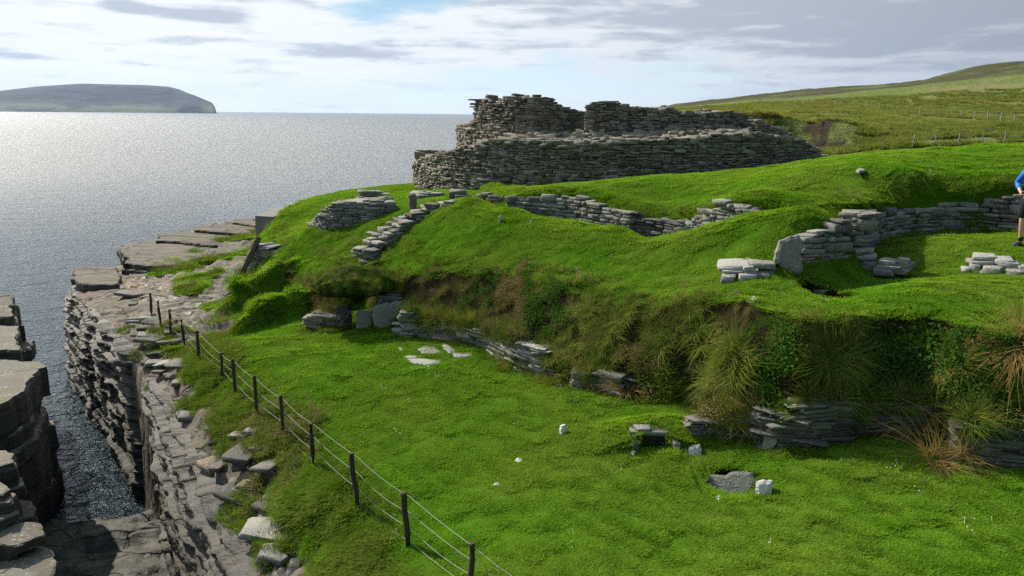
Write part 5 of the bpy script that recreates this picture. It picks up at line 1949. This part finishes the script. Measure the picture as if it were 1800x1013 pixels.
# ------------------------------------------------------------------ fences
def cliff_fence():
    P = [(267, 558, 514), (283, 575, 529), (301, 592, 546), (324, 606, 561), (350, 636, 581), (391, 668, 621), (414, 696, 631), (452, 736, 661), (498, 769, 696), (551, 820, 740), (628, 895, 797), (717, 962, 866), (827, 1045, 955), (985, 1150, 1062)]
    tops, feet = [], []
    g0 = None
    for px, pb, pt in P:
        g = ray_ground(px, pb) if pb < 1100 else at(px, pb, 4.35)
        tops.append(np.array([g[0], g[1], z_for(g[0], g[1], pt)]))
        feet.append(g)
    root = thing('wire_fence', 'low fence of dark wooden posts and thin wires along the cliff edge', 'fence', feet[6])
    rng = np.random.default_rng(3)
    m = simple('fence_post_wood', (0.055, 0.036, 0.026), .85, .45, 25, .01)
    ref = np.array(feet[6])
    for k, (a, b) in enumerate(zip(feet, tops)):
        ln = b - a
        lean = np.array([rng.normal(0, .030), rng.normal(0, .03), 0])
        mb = MB()
        w = .034 * rng.uniform(.8, 1.25)
        r = [w, w, w * 1.02, w * .98, w * .7]
        v, f = tube([tuple(a - [0, 0, .2] - ref), tuple(a + ln * .3 - ref), tuple(a + ln * .7 + lean - ref), tuple(b - [0, 0, .015] + lean - ref), tuple(b + lean - ref)], r, 7)
        mb.add(v, f, rng.random())
        mb.build('post', m, root)
    wm = simple('galvanised_wire', (0.30, 0.30, 0.25), .6, .2, 30, .001, .5)
    for fr in (.93, .64, .36, .10):
        pts = []
        for k in range(len(P) - 1):
            a, b = feet[k] + (tops[k] - feet[k]) * fr, feet[k + 1] + (tops[k + 1] - feet[k + 1]) * fr
            side = np.array([.036, 0, 0])
            sag = rng.uniform(.01, .05) * (1.6 if fr < .9 else 1)
            for t in np.linspace(0, 1, 7)[:-1]:
                q = a + (b - a) * t + side
                pts.append(tuple(q - [0, 0, sag * 4 * t * (1 - t)] - ref))
        v, f = tube(pts, .0026, 5)
        MB().add(v, f).build('wire', wm, root, True)


cliff_fence()


def field_fence(name, label, posts, h, rad, col, wires=(.9, .55), seed=5):
    g = [np.array(hill_pt(px, d)) for px, d in posts]
    for q, (px, d) in zip(g, posts):
        q[2] += .25 * float(fbm(np.array(q[0] * .35), np.array(q[1] * .35), 71, 4)) + .0022 * d * float(fbm(np.array(q[0] * .06), np.array(q[1] * .06), 72, 4))
    ref = g[0]
    root = thing(name, label, 'fence', ref)
    rng = np.random.default_rng(seed)
    m = simple(name + '_wood', col, .85, .3, 10, .01)
    for q in g:
        hh = h * rng.uniform(.92, 1.1)
        lean = rng.normal(0, .04, 2)
        v, f = tube([tuple(q - ref - [0, 0, .3]), tuple(q - ref + [lean[0], lean[1], hh])], [rad, rad * .9], 6)
        MB().add(v, f, rng.random()).build('post', m, root)
    wm = simple(name + '_wire', (0.25, 0.25, 0.24), .5, .2, 10, .001)
    for fr in wires:
        v, f = tube([tuple(q - ref + [0, 0, h * fr]) for q in g], .0035, 4)
        MB().add(v, f).build('wire', wm, root)


field_fence('field_fence', 'distant fence of pale posts crossing the hillside pasture', [(px, float(np.interp(px, [1322, 1400, 1480, 1580, 1700, 1830, 1960], [235, 205, 175, 145, 118, 98, 85]))) for px in
            list(np.linspace(1322, 1480, 13)) + list(np.linspace(1498, 1830, 15)) + [1860, 1895, 1935]], 1.15, .075, (0.33, 0.30, 0.24))
field_fence('field_fence', 'short row of pale posts rising behind the far turf mound', [(px, d) for px, d in zip([1602, 1643, 1683, 1726, 1765, 1812, 1860], [50.2, 50.1, 50.2, 50.1, 50.2, 50.1, 50.2])], .74, .045, (0.24, 0.22, 0.18), seed=6)


# ------------------------------------------------------------------ the walker at the right edge
def skin(name, verts, edges, radii, mat, root_i=0, sub=2, parent=None, loc=None):
    me = bpy.data.meshes.new(name)
    me.from_pydata([tuple(v) for v in verts], edges, [])
    o = link(name, me, parent)
    md = o.modifiers.new('skin', 'SKIN')
    md.use_smooth_shade = True
    for k, r in enumerate(radii):
        sv = me.skin_vertices[0].data[k]
        sv.radius = r if hasattr(r, '__len__') else (r, r)
        sv.use_root = k == root_i
    sb = o.modifiers.new('sub', 'SUBSURF')
    sb.levels = sb.render_levels = sub
    me.materials.append(mat)
    return o


def walker():
    foot = ray_ground(1790, 436)
    fz = foot[2]
    # stands side-on, facing right; origin between the feet
    c = atd(1801, 436, math.hypot(foot[0], foot[1]) + .05)
    root = thing('person', 'walker in a blue jacket and black shorts, hand on hip, cut by the right edge', 'person', (c[0], c[1], ground_z(c[0], c[1])))
    root.rotation_euler = (0, 0, math.radians(-62))
    # local axes: x to the walker's left, y behind, -y forward;  metres
    skn = simple('skin', (0.50, 0.29, 0.20), .55, .1, 40, .002, .4)
    blue = simple('blue_jacket', (0.022, 0.14, 0.52), .7, .3, 9, .01)
    black = simple('black_shorts', (0.012, 0.012, 0.014), .85, .3, 12, .01)
    sockm = simple('dark_sock', (0.016, 0.017, 0.016), .9, .2, 40, .004)
    shoem = simple('grey_shoe', (0.055, 0.055, 0.06), .7, .4, 40, .006)
    hairm = simple('dark_hair', (0.035, 0.022, 0.014), .6, .3, 60, .006)
    B = [(0, 0, .95), (0, .01, 1.12), (0, .01, 1.30), (0, .015, 1.44), (0, 0, 1.53), (0, -.025, 1.63), (0, -.025, 1.70),   # 0-6 pelvis..head
         (.10, 0, .90), (.115, -.02, .50), (.12, .02, .12), (.125, .03, .06), (.14, -.12, .03),                            # 7-11 left leg
         (-.10, 0, .90), (-.12, .00, .50), (-.125, .05, .12), (-.125, .06, .06), (-.14, -.09, .03),                         # 12-16 right leg
         (.18, .015, 1.42), (.36, .12, 1.20), (.22, -.04, 1.06), (.17, -.08, 1.03),                                         # 17-20 left arm, hand on hip
         (-.18, .015, 1.42), (-.37, .12, 1.20), (-.23, -.04, 1.06), (-.18, -.08, 1.03)]                                     # 21-24 right arm, hand on hip
    E = [(0, 1), (1, 2), (2, 3), (3, 4), (4, 5), (5, 6), (0, 7), (7, 8), (8, 9), (9, 10), (10, 11), (0, 12), (12, 13), (13, 14), (14, 15), (15, 16),
         (3, 17), (17, 18), (18, 19), (19, 20), (3, 21), (21, 22), (22, 23), (23, 24)]
    Rr = [(.15, .105), (.135, .095), (.15, .105), (.12, .085), .052, (.075, .092), (.066, .085), .085, .056, .037, .035, .03, .085, .056, .037, .035, .03,
          .055, .042, .03, (.035, .02), .055, .042, .03, (.035, .02)]
    # fingers on the hips
    for s in (1, -1):
        base = 20 if s > 0 else 24
        h = Vector(B[base])
        for k in range(4):
            i = len(B)
            B.append(tuple(h + Vector((-s * .015, -.030 - .004 * k, .022 - .017 * k))))
            B.append(tuple(h + Vector((-s * .035, -.058 + .003 * abs(k - 1), .014 - .019 * k))))
            E += [(base, i), (i, i + 1)]
            Rr += [.0095, .0085]
        i = len(B)
        B.append(tuple(h + Vector((-s * .02, .035, .02))))
        B.append(tuple(h + Vector((-s * .035, .06, .015))))
        E += [(base, i), (i, i + 1)]
        Rr += [.011, .0095]
    skin('body', B, E, Rr, skn, 0, 2, root)
    # face
    mb = MB()
    v, f = tube([(0, -.105, 1.665), (0, -.128, 1.635), (0, -.112, 1.625)], [.008, .013, .008], 6)
    mb.add(v, f)
    mb.build('nose', skn, root, True)
    for s in (1, -1):
        v, f = tube([(s * .032 - .008, -.112, 1.668), (s * .032 + .008, -.112, 1.668)], .007, 6)
        MB().add(v, f).build('eye', sockm, root)
        v, f = tube([(s * .076, -.02, 1.66), (s * .086, -.01, 1.645), (s * .078, -.015, 1.61)], [.008, .014, .008], 6)
        MB().add(v, f).build('ear', skn, root, True)
    v, f = tube([(-.022, -.108, 1.598), (0, -.113, 1.596), (.022, -.108, 1.598)], .005, 5)
    MB().add(v, f).build('mouth', simple('lips', (.35, .14, .11), .6), root)
    skin('hair', [(0, .0, 1.735), (0, .03, 1.68), (0, .035, 1.62)], [(0, 1), (1, 2)], [(.082, .085), (.084, .072), (.06, .05)], hairm, 0, 2, root)
    # jacket: torso and sleeves
    J = [(0, 0, .98), (0, .01, 1.12), (0, .01, 1.30), (0, .015, 1.43), (0, .005, 1.50), (.19, .015, 1.415), (.365, .12, 1.20), (.25, -.01, 1.08), (-.19, .015, 1.415), (-.375, .12, 1.20), (-.26, -.01, 1.08)]
    skin('jacket', J, [(0, 1), (1, 2), (2, 3), (3, 4), (3, 5), (5, 6), (6, 7), (3, 8), (8, 9), (9, 10)],
         [(.175, .13), (.16, .12), (.178, .13), (.145, .11), (.068, .068), .078, .062, .048, .078, .062, .048], blue, 0, 2, root)
    skin('shorts', [(0, 0, .98), (0, 0, .88), (.105, 0, .80), (.12, -.012, .53), (-.105, 0, .80), (-.122, .0, .53)], [(0, 1), (1, 2), (2, 3), (1, 4), (4, 5)],
         [(.175, .13), (.17, .125), .112, .098, .112, .098], black, 0, 2, root)
    for s, yy in ((1, 0), (-1, .03)):
        skin('sock', [(s * .122, .02 + yy, .21), (s * .124, .022 + yy, .09)], [(0, 1)], [.050, .048], sockm, 0, 2, root)
        skin('shoe', [(s * .125, .055 + yy, .05), (s * .128, -.02 + yy, .055), (s * .137, -.12 + yy, .04), (s * .142, -.185 + yy, .032)], [(0, 1), (1, 2), (2, 3)], [(.052, .055), (.056, .058), (.055, .042), (.042, .03)], shoem, 0, 2, root)


walker()


# ------------------------------------------------------------------ sea air
def haze():
    m, t = material('sea_air')
    v = t.n('ShaderNodeVolumePrincipled')
    v.inputs['Color'].default_value = (0.22, 0.50, 1.0, 1)
    v.inputs['Density'].default_value = 0.000022
    v.inputs['Anisotropy'].default_value = 0.35
    t.n('ShaderNodeOutputMaterial', _Volume=v.outputs[0])
    x0, x1, y0, y1, z0, z1 = -9000, 9000, -3000, 12000, -4.0, 420
    V = [(x, y, z) for x in (x0, x1) for y in (y0, y1) for z in (z0, z1)]
    Q = [(0, 1, 3, 2), (4, 6, 7, 5), (0, 4, 5, 1), (2, 3, 7, 6), (0, 2, 6, 4), (1, 5, 7, 3)]
    tag(link('haze', new_mesh('haze', V, Q, m)), kind='stuff')


haze()
